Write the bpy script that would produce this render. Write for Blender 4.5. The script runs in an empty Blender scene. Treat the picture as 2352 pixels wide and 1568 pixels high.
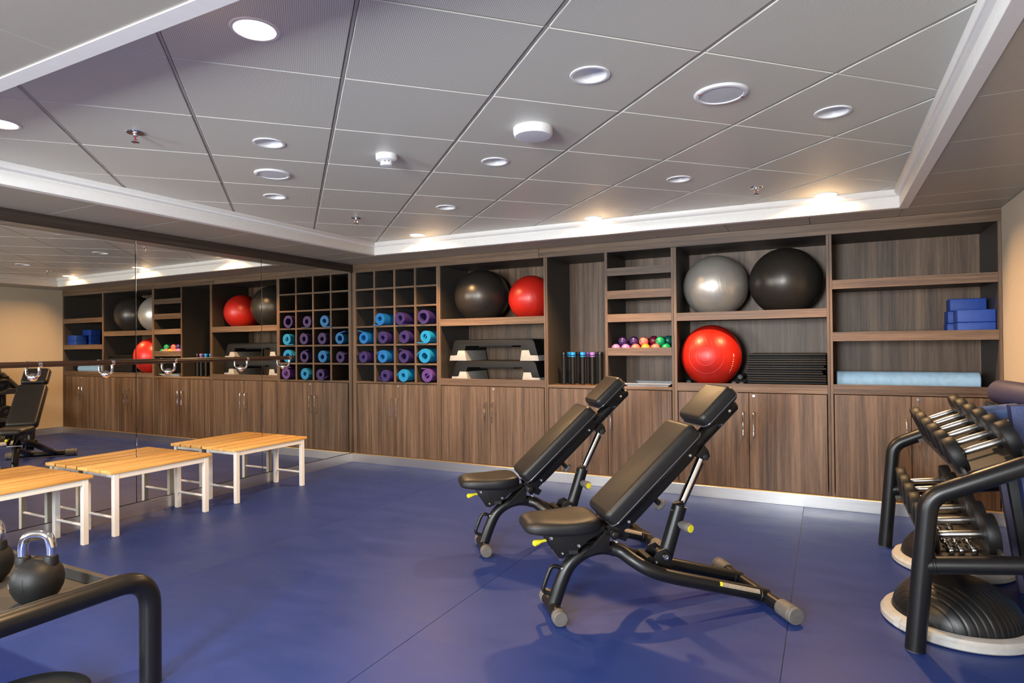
import bpy, bmesh, math, random
from mathutils import Vector, Matrix
R = math.radians
random.seed(7)
scn = bpy.context.scene
COL = scn.collection

# ------------------------------------------------------------------ camera
cam_d = bpy.data.cameras.new('camera'); cam = bpy.data.objects.new('camera', cam_d); COL.objects.link(cam)
cam_d.sensor_width = 36.0; cam_d.lens = 1412.33 / 2352 * 36.0; cam_d.clip_start = 0.05
CR, CU, CF = Vector((.8904, .4552, -.0096)), Vector((.0118, -.0021, .9999)), Vector((-.4551, .8904, .0072))
M = Matrix((CR, CU, -CF)).transposed().to_4x4(); M.translation = Vector((4.448, -5.0035, 1.2))
cam.matrix_world = M
scn.camera = cam
# ------------------------------------------------------------------ light, exposure
scn.view_settings.view_transform = 'Standard'; scn.view_settings.look = 'None'
scn.view_settings.exposure = 1.33; scn.view_settings.gamma = 1.0; scn.view_settings.use_curve_mapping = False
w = bpy.data.worlds.new('world'); scn.world = w; w.use_nodes = True
w.node_tree.nodes['Background'].inputs[0].default_value = (.62, .78, 1, 1)
w.node_tree.nodes['Background'].inputs[1].default_value = 1.0
scn.cycles.max_bounces = 8; scn.cycles.diffuse_bounces = 4; scn.cycles.glossy_bounces = 5
scn.cycles.sample_clamp_indirect = 4.0; scn.cycles.blur_glossy = 1.0
WARM = (1.0, .60, .27); COOL = (.92, .97, 1.0)
P_LAMP, P_FILL = 17.0, 135.0

def area(name, loc, rot, sx, sy, power, color, shape='RECTANGLE', spread=180):
    d = bpy.data.lights.new(name, 'AREA'); d.shape = shape; d.size = sx; d.size_y = sy
    d.energy = power; d.color = color; d.spread = R(spread)
    o = bpy.data.objects.new(name, d); o.location = loc; o.rotation_euler = rot; COL.objects.link(o); return o
# added cool fill lights behind the camera, standing in for a softbox flash
area('window_daylight', (1.25, -7.32, 1.42), (R(90), 0, 0), 1.0, 1.1, P_FILL * .5, COOL)
area('window_daylight.001', (3.60, -7.32, 1.42), (R(90), 0, 0), 1.0, 1.1, P_FILL, COOL)

# ------------------------------------------------------------------ materials
def nt(name):
    m = bpy.data.materials.new(name); m.use_nodes = True
    t = m.node_tree; return m, t, t.nodes, t.links, t.nodes['Principled BSDF']
def N(nodes, typ, **kw):
    n = nodes.new(typ)
    for k, v in kw.items(): setattr(n, k, v)
    return n
def ramp(nodes, stops):
    r = nodes.new('ShaderNodeValToRGB'); e = r.color_ramp.elements
    while len(e) > 1: e.remove(e[-1])
    e[0].position = stops[0][0]; e[0].color = (*stops[0][1], 1)
    for p, c in stops[1:]:
        q = e.new(p); q.color = (*c, 1)
    return r
def plain(name, c, rough=.5, metal=0.0, var=.08, scale=30, bump=0.0, bscale=200, spec=.5, coat=0.0, coords='Object'):
    m, t, n, l, b = nt(name)
    tc = N(n, 'ShaderNodeTexCoord'); no = N(n, 'ShaderNodeTexNoise'); no.inputs['Scale'].default_value = scale; no.inputs['Detail'].default_value = 3
    l.new(tc.outputs[coords], no.inputs['Vector'])
    lo = tuple(max(0, x * (1 - var)) for x in c); hi = tuple(min(1, x * (1 + var)) for x in c)
    r = ramp(n, [(.3, lo), (.7, hi)]); l.new(no.outputs['Fac'], r.inputs[0]); l.new(r.outputs[0], b.inputs['Base Color'])
    b.inputs['Roughness'].default_value = rough; b.inputs['Metallic'].default_value = metal
    b.inputs['Specular IOR Level'].default_value = spec; b.inputs['Coat Weight'].default_value = coat
    if bump:
        nb = N(n, 'ShaderNodeTexNoise'); nb.inputs['Scale'].default_value = bscale; nb.inputs['Detail'].default_value = 2
        l.new(tc.outputs[coords], nb.inputs['Vector'])
        bp = N(n, 'ShaderNodeBump'); bp.inputs['Strength'].default_value = bump; bp.inputs['Distance'].default_value = .002
        l.new(nb.outputs['Fac'], bp.inputs['Height']); l.new(bp.outputs[0], b.inputs['Normal'])
    return m
def wood(name, axis, dark, mid, light, rough=.45, fine=70, broad=15, spec=.35):
    m, t, n, l, b = nt(name)
    tc = N(n, 'ShaderNodeTexCoord'); oi = N(n, 'ShaderNodeObjectInfo')
    ad = N(n, 'ShaderNodeVectorMath', operation='ADD'); mu = N(n, 'ShaderNodeMath', operation='MULTIPLY'); mu.inputs[1].default_value = 37.0
    l.new(oi.outputs['Random'], mu.inputs[0]); l.new(tc.outputs['Object'], ad.inputs[0]); l.new(mu.outputs[0], ad.inputs[1])
    def nz(sc, along, detail, dist=0.0):
        mp = N(n, 'ShaderNodeMapping'); s = [sc, sc, sc]; s[axis] = along; mp.inputs['Scale'].default_value = s
        l.new(ad.outputs[0], mp.inputs[0])
        x = N(n, 'ShaderNodeTexNoise'); x.inputs['Scale'].default_value = 1.0; x.inputs['Detail'].default_value = detail
        x.inputs['Roughness'].default_value = .6; x.inputs['Distortion'].default_value = dist
        l.new(mp.outputs[0], x.inputs['Vector']); return x
    a = nz(fine, 1.6, 5); c = nz(broad, .5, 4, .4); f = nz(420, 14, 2)
    mx = N(n, 'ShaderNodeMath', operation='MULTIPLY_ADD'); mx.inputs[1].default_value = .42
    l.new(a.outputs['Fac'], mx.inputs[0])
    m2 = N(n, 'ShaderNodeMath', operation='MULTIPLY'); m2.inputs[1].default_value = .58; l.new(c.outputs['Fac'], m2.inputs[0]); l.new(m2.outputs[0], mx.inputs[2])
    m3 = N(n, 'ShaderNodeMath', operation='MULTIPLY_ADD'); m3.inputs[1].default_value = .22; l.new(f.outputs['Fac'], m3.inputs[0])
    l.new(mx.outputs[0], m3.inputs[2])
    r = ramp(n, [(.46, dark), (.60, mid), (.76, light)]); l.new(m3.outputs[0], r.inputs[0]); l.new(r.outputs[0], b.inputs['Base Color'])
    b.inputs['Roughness'].default_value = rough; b.inputs['Specular IOR Level'].default_value = spec
    bp = N(n, 'ShaderNodeBump'); bp.inputs['Strength'].default_value = .12; bp.inputs['Distance'].default_value = .0015
    l.new(m3.outputs[0], bp.inputs['Height']); l.new(bp.outputs[0], b.inputs['Normal'])
    return m
WD, WM, WL = (.044, .026, .0165), (.110, .066, .039), (.198, .126, .079)
WOODV = wood('wood_vertical', 2, WD, WM, WL)
WOODH = wood('wood_horizontal', 0, WD, WM, WL)
WOODIN = wood('wood_inside', 1, WD, WM, WL, rough=.55)
CARCASS = plain('dark_carcass', (.050, .043, .037), .5, var=.1)
WOODDARK = wood('wood_dark', 1, (.018, .012, .009), (.035, .024, .018), (.055, .039, .03))
PINE = wood('pine', 1, (.46, .235, .06), (.62, .35, .105), (.74, .47, .17), rough=.42, fine=40, broad=9)
def floor_mat():
    m, t, n, l, b = nt('vinyl_floor')
    tc = N(n, 'ShaderNodeTexCoord')
    a = N(n, 'ShaderNodeTexNoise'); a.inputs['Scale'].default_value = 2.2; a.inputs['Detail'].default_value = 6; a.inputs['Roughness'].default_value = .65
    mp = N(n, 'ShaderNodeMapping'); mp.inputs['Scale'].default_value = (1.0, 2.6, 1); l.new(tc.outputs['Object'], mp.inputs[0]); l.new(mp.outputs[0], a.inputs['Vector'])
    r = ramp(n, [(.3, FLO), (.7, FHI)]); l.new(a.outputs['Fac'], r.inputs[0]); l.new(r.outputs[0], b.inputs['Base Color'])
    rr = ramp(n, [(.35, (.40,) * 3), (.7, (.52,) * 3)]); l.new(a.outputs['Fac'], rr.inputs[0]); l.new(rr.outputs[0], b.inputs['Roughness'])
    f = N(n, 'ShaderNodeTexNoise'); f.inputs['Scale'].default_value = 260; l.new(tc.outputs['Object'], f.inputs['Vector'])
    bp = N(n, 'ShaderNodeBump'); bp.inputs['Strength'].default_value = .06; bp.inputs['Distance'].default_value = .001
    l.new(f.outputs['Fac'], bp.inputs['Height']); l.new(bp.outputs[0], b.inputs['Normal'])
    b.inputs['Specular IOR Level'].default_value = .35
    return m
FLO, FHI = (.0105, .030, .160), (.0145, .035, .184)
FLOOR = floor_mat()
def perf_mat():
    m, t, n, l, b = nt('perforated_metal')
    tc = N(n, 'ShaderNodeTexCoord'); mp = N(n, 'ShaderNodeMapping'); mp.inputs['Rotation'].default_value = (0, 0, R(45)); mp.inputs['Scale'].default_value = (1 / .006,) * 3
    l.new(tc.outputs['Object'], mp.inputs[0])
    fr = N(n, 'ShaderNodeVectorMath', operation='FRACTION'); l.new(mp.outputs[0], fr.inputs[0])
    su = N(n, 'ShaderNodeVectorMath', operation='SUBTRACT'); su.inputs[1].default_value = (.5, .5, 0); l.new(fr.outputs[0], su.inputs[0])
    se = N(n, 'ShaderNodeSeparateXYZ'); l.new(su.outputs[0], se.inputs[0]); cb = N(n, 'ShaderNodeCombineXYZ'); l.new(se.outputs[0], cb.inputs[0]); l.new(se.outputs[1], cb.inputs[1])
    le = N(n, 'ShaderNodeVectorMath', operation='LENGTH'); l.new(cb.outputs[0], le.inputs[0])
    r = ramp(n, [(.24, (.30, .30, .265)), (.32, (.74, .73, .635))]); l.new(le.outputs['Value'], r.inputs[0]); l.new(r.outputs[0], b.inputs['Base Color'])
    b.inputs['Roughness'].default_value = .42
    return m
PERF = perf_mat()
SOFFIT = plain('soffit_metal', (.36, .335, .285), .38, var=.02)
GRID = plain('ceiling_grid', (.46, .43, .39), .5, var=.03)
DARKVOID = plain('ceiling_void', (.10, .09, .08), .8)
TRIM = plain('white_moulding', (.76, .735, .70), .42, var=.02)
def wallpaper():
    m, t, n, l, b = nt('woven_wallpaper')
    tc = N(n, 'ShaderNodeTexCoord'); mp = N(n, 'ShaderNodeMapping'); mp.inputs['Scale'].default_value = (25, 25, 320); l.new(tc.outputs['Object'], mp.inputs[0])
    a = N(n, 'ShaderNodeTexNoise'); a.inputs['Scale'].default_value = 1; a.inputs['Detail'].default_value = 3; l.new(mp.outputs[0], a.inputs['Vector'])
    r = ramp(n, [(.3, (.48, .395, .295)), (.7, (.54, .45, .34))]); l.new(a.outputs['Fac'], r.inputs[0]); l.new(r.outputs[0], b.inputs['Base Color'])
    b.inputs['Roughness'].default_value = .75
    bp = N(n, 'ShaderNodeBump'); bp.inputs['Strength'].default_value = .15; bp.inputs['Distance'].default_value = .001
    l.new(a.outputs['Fac'], bp.inputs['Height']); l.new(bp.outputs[0], b.inputs['Normal']); return m
PAPER = wallpaper()
def brushed(name, axis, c, rough):
    m, t, n, l, b = nt(name)
    tc = N(n, 'ShaderNodeTexCoord'); mp = N(n, 'ShaderNodeMapping'); s = [300, 300, 300]; s[axis] = 3; mp.inputs['Scale'].default_value = s; l.new(tc.outputs['Object'], mp.inputs[0])
    a = N(n, 'ShaderNodeTexNoise'); a.inputs['Scale'].default_value = 1; l.new(mp.outputs[0], a.inputs['Vector'])
    r = ramp(n, [(.3, tuple(x * .85 for x in c)), (.7, c)]); l.new(a.outputs['Fac'], r.inputs[0]); l.new(r.outputs[0], b.inputs['Base Color'])
    b.inputs['Metallic'].default_value = 1; b.inputs['Roughness'].default_value = rough; return m
SKIRTX = brushed('brushed_steel_x', 0, (.72, .70, .68), .32); SKIRTY = brushed('brushed_steel_y', 1, (.72, .70, .68), .32)
KNURL = brushed('handle_steel', 0, (.80, .78, .76), .28)
def mirror_mat():
    m, t, n, l, b = nt('mirror_glass')
    b.inputs['Base Color'].default_value = (.80, .79, .75, 1); b.inputs['Metallic'].default_value = 1; b.inputs['Roughness'].default_value = 0.0
    tc = N(n, 'ShaderNodeTexCoord'); no = N(n, 'ShaderNodeTexNoise'); no.inputs['Scale'].default_value = 3; l.new(tc.outputs['Object'], no.inputs['Vector'])
    r = ramp(n, [(.3, (.685, .66, .60)), (.7, (.70, .675, .615))]); l.new(no.outputs['Fac'], r.inputs[0]); l.new(r.outputs[0], b.inputs['Base Color']); return m
MIRROR = mirror_mat()
CHROME = plain('chrome', (.85, .84, .83), .07, 1.0, var=.02)
STEEL = plain('steel_bolt', (.70, .70, .70), .22, 1.0, var=.03)
BLACK = plain('black_paint', (.007, .007, .0075), .34, spec=.4, var=.1, bump=.05, bscale=500)
BLACKM = plain('black_matt', (.012, .012, .013), .6, var=.15)
RUBBER = plain('black_rubber', (.007, .007, .0075), .52, spec=.32, var=.15, bump=.08, bscale=600)
LEATHER = plain('black_leather', (.010, .010, .011), .44, spec=.38, var=.12, bump=.22, bscale=420)
PIPING = plain('grey_piping', (.06, .06, .07), .22, spec=.8)
GREYRUB = plain('grey_rubber', (.105, .100, .095), .55, var=.1)
YELLOW = plain('yellow_plastic', (.78, .70, .03), .35)
LEGWHITE = plain('white_enamel', (.70, .68, .645), .35, var=.02)
WHITEPL = plain('white_plastic', (.80, .80, .80), .35, var=.02)
GREYMESH = plain('speaker_mesh', (.62, .64, .66), .5, var=.1, scale=500, bump=.3, bscale=700)
BARREWOOD = wood('barre_wood', 1, (.022, .011, .007), (.036, .018, .012), (.05, .027, .018), rough=.35)
GOLD = plain('gold_edge', (.55, .33, .10), .35, .6, var=.05)
C_BLUE, C_LBLUE, C_PURP, C_LILAC = (.003, .14, .43), (.003, .22, .48), (.030, .014, .115), (.095, .035, .21)
MATS = {'b': plain('mat_blue', C_BLUE, .6, bump=.1, bscale=300), 'l': plain('mat_light_blue', C_LBLUE, .6, bump=.1, bscale=300),
        'p': plain('mat_purple', C_PURP, .6, bump=.1, bscale=300), 'v': plain('mat_lilac', C_LILAC, .6, bump=.1, bscale=300)}
def ball_mat(name, c, rough, metal, groove=.3):
    m, t, n, l, b = nt(name)
    tc = N(n, 'ShaderNodeTexCoord'); mp = N(n, 'ShaderNodeMapping'); mp.inputs['Rotation'].default_value = (R(70), R(25), 0); l.new(tc.outputs['Object'], mp.inputs[0])
    wv = N(n, 'ShaderNodeTexWave', wave_type='BANDS', bands_direction='X'); wv.inputs['Scale'].default_value = 9; wv.inputs['Distortion'].default_value = .0; l.new(mp.outputs[0], wv.inputs['Vector'])
    r2 = ramp(n, [(.0, (0,) * 3), (.03, (1,) * 3)]); l.new(wv.outputs['Fac'], r2.inputs[0])
    bp = N(n, 'ShaderNodeBump'); bp.inputs['Strength'].default_value = groove; bp.inputs['Distance'].default_value = .0012
    l.new(r2.outputs[0], bp.inputs['Height']); l.new(bp.outputs[0], b.inputs['Normal'])
    no = N(n, 'ShaderNodeTexNoise'); no.inputs['Scale'].default_value = 14; l.new(tc.outputs['Object'], no.inputs['Vector'])
    r = ramp(n, [(.3, tuple(x * .93 for x in c)), (.7, c)]); l.new(no.outputs['Fac'], r.inputs[0]); l.new(r.outputs[0], b.inputs['Base Color'])
    b.inputs['Roughness'].default_value = rough; b.inputs['Metallic'].default_value = metal; return m
BALL_S = ball_mat('ball_silver', (.60, .56, .50), .33, .6); BALL_K = ball_mat('ball_black', (.050, .043, .036), .33, .5, .12)
BALL_R = ball_mat('ball_red', (.52, .016, .008), .36, 0, .3)
BLOCK = plain('block_blue', (.008, .05, .30), .55, bump=.1)
FOAM = plain('foam_light_blue', (.40, .61, .78), .6, bump=.25, bscale=160)
NAVY = plain('navy_foam', (.040, .034, .075), .6, bump=.1); NAVYTEX = plain('navy_textured', (.018, .035, .14), .5, bump=.6, bscale=260)
BLUEMAT = plain('vinyl_bright_blue', (.01, .16, .48), .4)
PLASTIC = plain('shiny_blue_plastic', (.10, .15, .32), .12, var=.6, scale=9, coat=.6)
STEPK = plain('step_black', (.006, .0065, .0075), .55, bump=.1, spec=.3); STEPG = plain('step_grey', (.40, .385, .36), .5)
TRAYW = plain('tray_white', (.75, .77, .80), .35)
PAINTG = plain('rack_grey', (.042, .040, .038), .45)
LIDGREY = plain('bosu_rim', (.40, .39, .37), .5); BOSUK = plain('bosu_black', (.006, .006, .0065), .40, bump=.04, spec=.4)
def emit(name, c, s):
    m, t, n, l, b = nt(name)
    b.inputs['Base Color'].default_value = (.8, .8, .8, 1); b.inputs['Emission Color'].default_value = (*c, 1); b.inputs['Emission Strength'].default_value = s
    tc = N(n, 'ShaderNodeTexCoord'); no = N(n, 'ShaderNodeTexNoise'); l.new(tc.outputs['Object'], no.inputs['Vector'])
    r = ramp(n, [(.3, tuple(x * .97 for x in c)), (.7, c)]); l.new(no.outputs['Fac'], r.inputs[0]); l.new(r.outputs[0], b.inputs['Emission Color']); return m
LENS_ON = emit('lamp_lit', (1, .86, .62), 9.0)
def label_mat():
    m, t, n, l, b = nt('printed_label')
    tc = N(n, 'ShaderNodeTexCoord'); se = N(n, 'ShaderNodeSeparateXYZ'); l.new(tc.outputs['Generated'], se.inputs[0])
    cb = N(n, 'ShaderNodeCombineXYZ'); l.new(se.outputs[0], cb.inputs[0]); l.new(se.outputs[1], cb.inputs[1])
    mp = N(n, 'ShaderNodeMapping'); mp.inputs['Scale'].default_value = (22, 1.6, 1); l.new(cb.outputs[0], mp.inputs[0])
    v = N(n, 'ShaderNodeTexBrick'); v.inputs['Scale'].default_value = 1; v.inputs['Color1'].default_value = (.05, .045, .04, 1); v.inputs['Color2'].default_value = (.20, .17, .12, 1)
    v.inputs['Mortar'].default_value = (.50, .43, .33, 1); v.inputs['Mortar Size'].default_value = .12; v.inputs['Brick Width'].default_value = .8; v.inputs['Row Height'].default_value = .5; l.new(mp.outputs[0], v.inputs['Vector'])
    l.new(v.outputs[0], b.inputs['Base Color']); b.inputs['Roughness'].default_value = .4; return m
LABEL = label_mat()

# ------------------------------------------------------------------ mesh helpers
WLOC = {}
class MB:
    def __init__(s): s.bm = bmesh.new()
    def box(s, x0, x1, y0, y1, z0, z1, bev=0.0, seg=1, mtx=None):
        r = bmesh.ops.create_cube(s.bm, size=1.0)['verts']
        for v in r: v.co = Vector(((x0 + x1) / 2 + v.co.x * (x1 - x0), (y0 + y1) / 2 + v.co.y * (y1 - y0), (z0 + z1) / 2 + v.co.z * (z1 - z0)))
        if bev:
            ed = list({e for v in r for e in v.link_edges})
            r = bmesh.ops.bevel(s.bm, geom=ed, offset=bev, segments=seg, affect='EDGES', profile=.5)['verts']
        if mtx is not None: bmesh.ops.transform(s.bm, matrix=mtx, verts=list({v for v in r}))
        return s
    def tube(s, pts, r, n=14, caps=True, closed=False, round_=0.0):
        pts = [Vector(p) for p in pts]; K = len(pts); rr = r if isinstance(r, (list, tuple)) else [r] * K
        rings = []; prev = None
        for i, p in enumerate(pts):
            a = pts[(i - 1) % K] if (closed or i > 0) else p; b = pts[(i + 1) % K] if (closed or i < K - 1) else p
            t = ((b - p).normalized() + (p - a).normalized()) if (a != p and b != p) else (b - a)
            t = t.normalized() if t.length > 1e-9 else Vector((0, 0, 1))
            if prev is None:
                u = t.orthogonal().normalized()
            else:
                u = (prev - t * prev.dot(t)); u = u.normalized() if u.length > 1e-6 else t.orthogonal().normalized()
            prev = u; v = t.cross(u)
            rings.append([s.bm.verts.new(p + (u * math.cos(2 * math.pi * k / n) + v * math.sin(2 * math.pi * k / n)) * rr[i]) for k in range(n)])
        for i in range(K if closed else K - 1):
            A, B = rings[i], rings[(i + 1) % K]
            for k in range(n): s.bm.faces.new((A[k], A[(k + 1) % n], B[(k + 1) % n], B[k]))
        if caps and not closed:
            s.bm.faces.new(list(reversed(rings[0]))); s.bm.faces.new(rings[-1])
        return s
    def cyl(s, p0, p1, r, n=20, bev=0.0):
        p0, p1 = Vector(p0), Vector(p1); d = (p1 - p0).normalized()
        if bev: return s.tube([p0, p0 + d * .0001, p0 + d * bev, p1 - d * bev, p1 - d * .0001, p1], [r - bev, r - bev * .95, r, r, r - bev * .95, r - bev], n)
        return s.tube([p0, p1], r, n)
    def lathe(s, prof, o=(0, 0, 0), axis=(0, 0, 1), n=32, close_ends=True):
        o, ax = Vector(o), Vector(axis).normalized(); u = ax.orthogonal().normalized(); v = ax.cross(u); rings = []
        for r, h in prof:
            if r < 1e-6: rings.append([s.bm.verts.new(o + ax * h)])
            else: rings.append([s.bm.verts.new(o + ax * h + (u * math.cos(2 * math.pi * k / n) + v * math.sin(2 * math.pi * k / n)) * r) for k in range(n)])
        for A, B in zip(rings, rings[1:]):
            for k in range(n):
                a = [A[k % len(A)], A[(k + 1) % len(A)]] if len(A) > 1 else [A[0]]
                b = [B[(k + 1) % len(B)], B[k % len(B)]] if len(B) > 1 else [B[0]]
                f = a + b
                if len(f) >= 3:
                    try: s.bm.faces.new(f)
                    except ValueError: pass
        return s
    def prism(s, poly, fn, d0, d1, bev=0.0):
        """poly: 2-D outline; fn(a, b, d) -> 3-D point; extruded from d0 to d1"""
        A = [s.bm.verts.new(fn(a, b, d0)) for a, b in poly]; B = [s.bm.verts.new(fn(a, b, d1)) for a, b in poly]; n = len(poly)
        fs = [s.bm.faces.new(list(reversed(A))), s.bm.faces.new(B)]
        for k in range(n): fs.append(s.bm.faces.new((A[k], A[(k + 1) % n], B[(k + 1) % n], B[k])))
        if bev:
            ed = [e for e in fs[0].edges] + [e for e in fs[1].edges]
            bmesh.ops.bevel(s.bm, geom=ed, offset=bev, segments=2, affect='EDGES', profile=.5)
        return s
    def ball(s, c, rx, ry=None, rz=None, u=24, v=16):
        ry = ry or rx; rz = rz or rx
        r = bmesh.ops.create_uvsphere(s.bm, u_segments=u, v_segments=v, radius=1.0)['verts']
        for q in r: q.co = Vector((c[0] + q.co.x * rx, c[1] + q.co.y * ry, c[2] + q.co.z * rz))
        return s
    def pad(s, L, W, H, mtx, rp=.032, rt=.024, rb=.006):
        """upholstered cushion: rounded corners in plan (rp), soft top edge (rt), small lower edge (rb)"""
        t = bmesh.new(); bmesh.ops.create_cube(t, size=1.0)
        for q in t.verts: q.co = Vector((q.co.x * L, q.co.y * W, q.co.z * H))
        bmesh.ops.bevel(t, geom=[e for e in t.edges if abs(e.verts[0].co.z - e.verts[1].co.z) > H * .5], offset=rp, segments=6, affect='EDGES', profile=.5)
        for zs, r in ((1, rt), (-1, rb)):
            ed = [e for e in t.edges if all(v.co.z * zs > H * .499 for v in e.verts)]
            bmesh.ops.bevel(t, geom=ed, offset=r, segments=6, affect='EDGES', profile=.5)
        me = bpy.data.meshes.new('tmp'); t.to_mesh(me); t.free(); me.transform(mtx); s.bm.from_mesh(me); bpy.data.meshes.remove(me)
        return s
    def rim(s, L, W, rp, r, mtx):
        pts = []
        for cx, cy, a0 in ((L / 2 - rp, W / 2 - rp, 0), (-L / 2 + rp, W / 2 - rp, 90), (-L / 2 + rp, -W / 2 + rp, 180), (L / 2 - rp, -W / 2 + rp, 270)):
            for k in range(7): q = R(a0 + 15 * k); pts.append(mtx @ Vector((cx + rp * math.cos(q), cy + rp * math.sin(q), 0)))
        return s.tube(pts, r, 8, closed=True)
    def build(s, name, mat, parent=None, smooth=None, ang=35):
        bmesh.ops.recalc_face_normals(s.bm, faces=s.bm.faces[:])
        xs = [v.co for v in s.bm.verts]
        lo = Vector([min(v[i] for v in xs) for i in range(3)]); hi = Vector([max(v[i] for v in xs) for i in range(3)])
        c = (lo + hi) / 2
        if parent is None: c.z = lo.z
        bmesh.ops.translate(s.bm, vec=-c, verts=s.bm.verts[:])
        me = bpy.data.meshes.new(name); s.bm.to_mesh(me); s.bm.free()
        for m_ in (mat if isinstance(mat, (list, tuple)) else [mat]): me.materials.append(m_)
        if smooth is not False:
            me.polygons.foreach_set('use_smooth', [True] * len(me.polygons)); me.set_sharp_from_angle(angle=R(ang))
        o = bpy.data.objects.new(name, me); COL.objects.link(o); WLOC[o] = c
        if parent is not None:
            o.parent = parent; o.location = c - WLOC[parent]
        else: o.location = c
        return o
def thing(name, label, cat, loc=(0, 0, 0), group=None):
    o = bpy.data.objects.new(name, None); o.empty_display_size = .05; COL.objects.link(o); o.location = loc; WLOC[o] = Vector(loc)
    return tag(o, label, cat, group)
def tag(o, label, cat, group=None):
    o['label'] = label; o['category'] = cat
    if group: o['group'] = group
    return o
def struct(o): o['kind'] = 'structure'; return o
def dup(root, loc=None, rot=None, label=None):
    r = root.copy(); COL.objects.link(r)
    if loc is not None: r.location = loc
    if rot is not None: r.rotation_euler = rot
    if label: r['label'] = label
    for ch in list(root.children):
        c = ch.copy(); COL.objects.link(c); c.parent = r
        for g in ch.children:
            d = g.copy(); COL.objects.link(d); d.parent = c
    return r
def fillet(pts, rad, n=6):
    pts = [Vector(p) for p in pts]; out = [pts[0]]
    for a, b, c in zip(pts, pts[1:], pts[2:]):
        u, v = (a - b).normalized(), (c - b).normalized(); ang = u.angle(v)
        d = min(rad / math.tan(ang / 2), (a - b).length * .48, (c - b).length * .48)
        p0, p1 = b + u * d, b + v * d
        for k in range(n + 1):
            t = k / n; out.append(p0 * (1 - t) ** 2 + b * 2 * t * (1 - t) + p1 * t ** 2)
    out.append(pts[-1]); return out
def catmull(pts, n=6):
    P = [Vector(p) for p in pts]; P = [P[0] * 2 - P[1]] + P + [P[-1] * 2 - P[-2]]; out = []
    for i in range(1, len(P) - 2):
        a, b, c, d = P[i - 1:i + 3]
        for k in range(n):
            t = k / n; out.append(.5 * ((2 * b) + (c - a) * t + (2 * a - 5 * b + 4 * c - d) * t * t + (3 * b - a - 3 * c + d) * t ** 3))
    out.append(P[-2]); return out

# ------------------------------------------------------------------ room shell
W, YN, ZS, ZC = 5.471, -7.2, 2.069, 2.18
m = MB(); m.box(-.1, W + .1, YN - .1, .62, -.06, -.004); floor = struct(m.build('floor', DARKVOID))
fx = [0.0, 1.428, 2.906, 4.288, W]
for a, b in zip(fx, fx[1:]):
    MB().box(a + (.0012 if a else 0), b - (.0012 if b < W else 0), YN, 0.0, -.004, 0, .0007).build('vinyl_sheet', FLOOR, floor)
struct(MB().box(-.08, W + .08, .56, .64, 0, 2.3).build('wall_back', PAPER))
struct(MB().box(W, W + .08, YN, .56, 0, 2.3).build('wall_right', PAPER))
wl = struct(MB().box(-.09, -.008, YN, .56, 0, 2.3).build('wall_left', DARKVOID))
# near wall behind the camera; two windows added only for the fill lights
m = MB()
for x0, x1, z0, z1 in [(0, .75, 0, 2.3), (1.75, 3.1, 0, 2.3), (4.1, W, 0, 2.3), (.75, 1.75, 0, .87), (.75, 1.75, 1.97, 2.3), (3.1, 4.1, 0, .87), (3.1, 4.1, 1.97, 2.3)]:
    m.box(x0, x1, YN - .08, YN, z0, z1)
struct(m.build('wall_near', PAPER))
for i, x0 in enumerate((.75, 3.1)):
    m = MB()
    for a, b, c, d in [(0, 1, .87, .91), (0, 1, 1.93, 1.97), (0, .04, .91, 1.93), (.96, 1, .91, 1.93)]:
        m.box(x0 + a, x0 + b, YN - .07, YN - .01, c, d, .004)
    struct(m.build('window_%d' % (i + 1), LEGWHITE))
# mirror panels on the left wall
ys = [-7.0, -5.62, -4.51, -3.395, -2.28, -1.166, -.004]
for a, b in zip(ys, ys[1:]):
    MB().box(-.007, 0, a + .0028, b - .0028, .098, 1.992, .0008).build('mirror_panel', MIRROR, wl)
# brushed steel skirtings
struct(MB().box(0, W, -.012, 0, 0, .088, .0015).build('baseboard_back', SKIRTX))
MB().box(0, W, -.008, 0, .0885, .094).build('edge_strip', GOLD, bpy.data.objects['baseboard_back'])
struct(MB().box(0, .006, YN, -.012, 0, .094, .001).build('baseboard_left', SKIRTY))
struct(MB().box(W - .01, W, YN, -.012, 0, .094, .001).build('baseboard_right', SKIRTY))
# dark wood beam over the mirror, wood header over the cabinets, filler strip in the corner
struct(MB().box(0, .014, YN, -.002, 1.993, ZS - .001, .001).build('trim_5', WOODDARK))
struct(MB().box(0.015, 2.166, -.001, .02, 1.984, ZS - .001, .001).build('trim_6', WOODH))
struct(MB().box(2.169, W, -.001, .02, 1.984, ZS - .001, .001).build('trim_7', WOODH))
struct(MB().box(0.002, .021, 0, .02, .094, 1.983, .001).build('trim_8', WOODV))

# ---- ceiling: raised tray with diagonal perforated panels, lowered soffit around
BL, BR, NR, NL = Vector((.672, -.443)), Vector((4.877, -.354)), Vector((4.877, -3.952)), Vector((.645, -3.952))
ceiling = struct(MB().box(-.08, W + .08, YN, .62, 2.27, 2.33).build('ceiling', DARKVOID))
O, A_, B_ = Vector((2.8923, -3.2934)), Vector((.3997, .3979)), Vector((-.4008, .377))
TRAY = [NL, NR, BR, BL]
def clip(poly, quad):
    for i in range(4):
        a, b = quad[i], quad[(i + 1) % 4]; e = b - a; out = []
        def side(p): return e.x * (p.y - a.y) - e.y * (p.x - a.x)
        for k in range(len(poly)):
            p, q = poly[k - 1], poly[k]; sp, sq = side(p), side(q)
            if sp * sq < 0: out.append(p.lerp(q, sp / (sp - sq)))
            if sq >= 0: out.append(q)
        poly = out
        if len(poly) < 3: return []
    return poly
LAMP_ON = [(2.896, -3.683), (1.289, -3.65), (1.268, -.582), (2.858, -.494), (4.457, -.438)]
LAMP_OFF = [(2.09, -2.919), (1.288, -2.164), (3.696, -2.89), (2.892, -2.137), (2.076, -1.36), (3.682, -1.306), (4.484, -2.06)]
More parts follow.
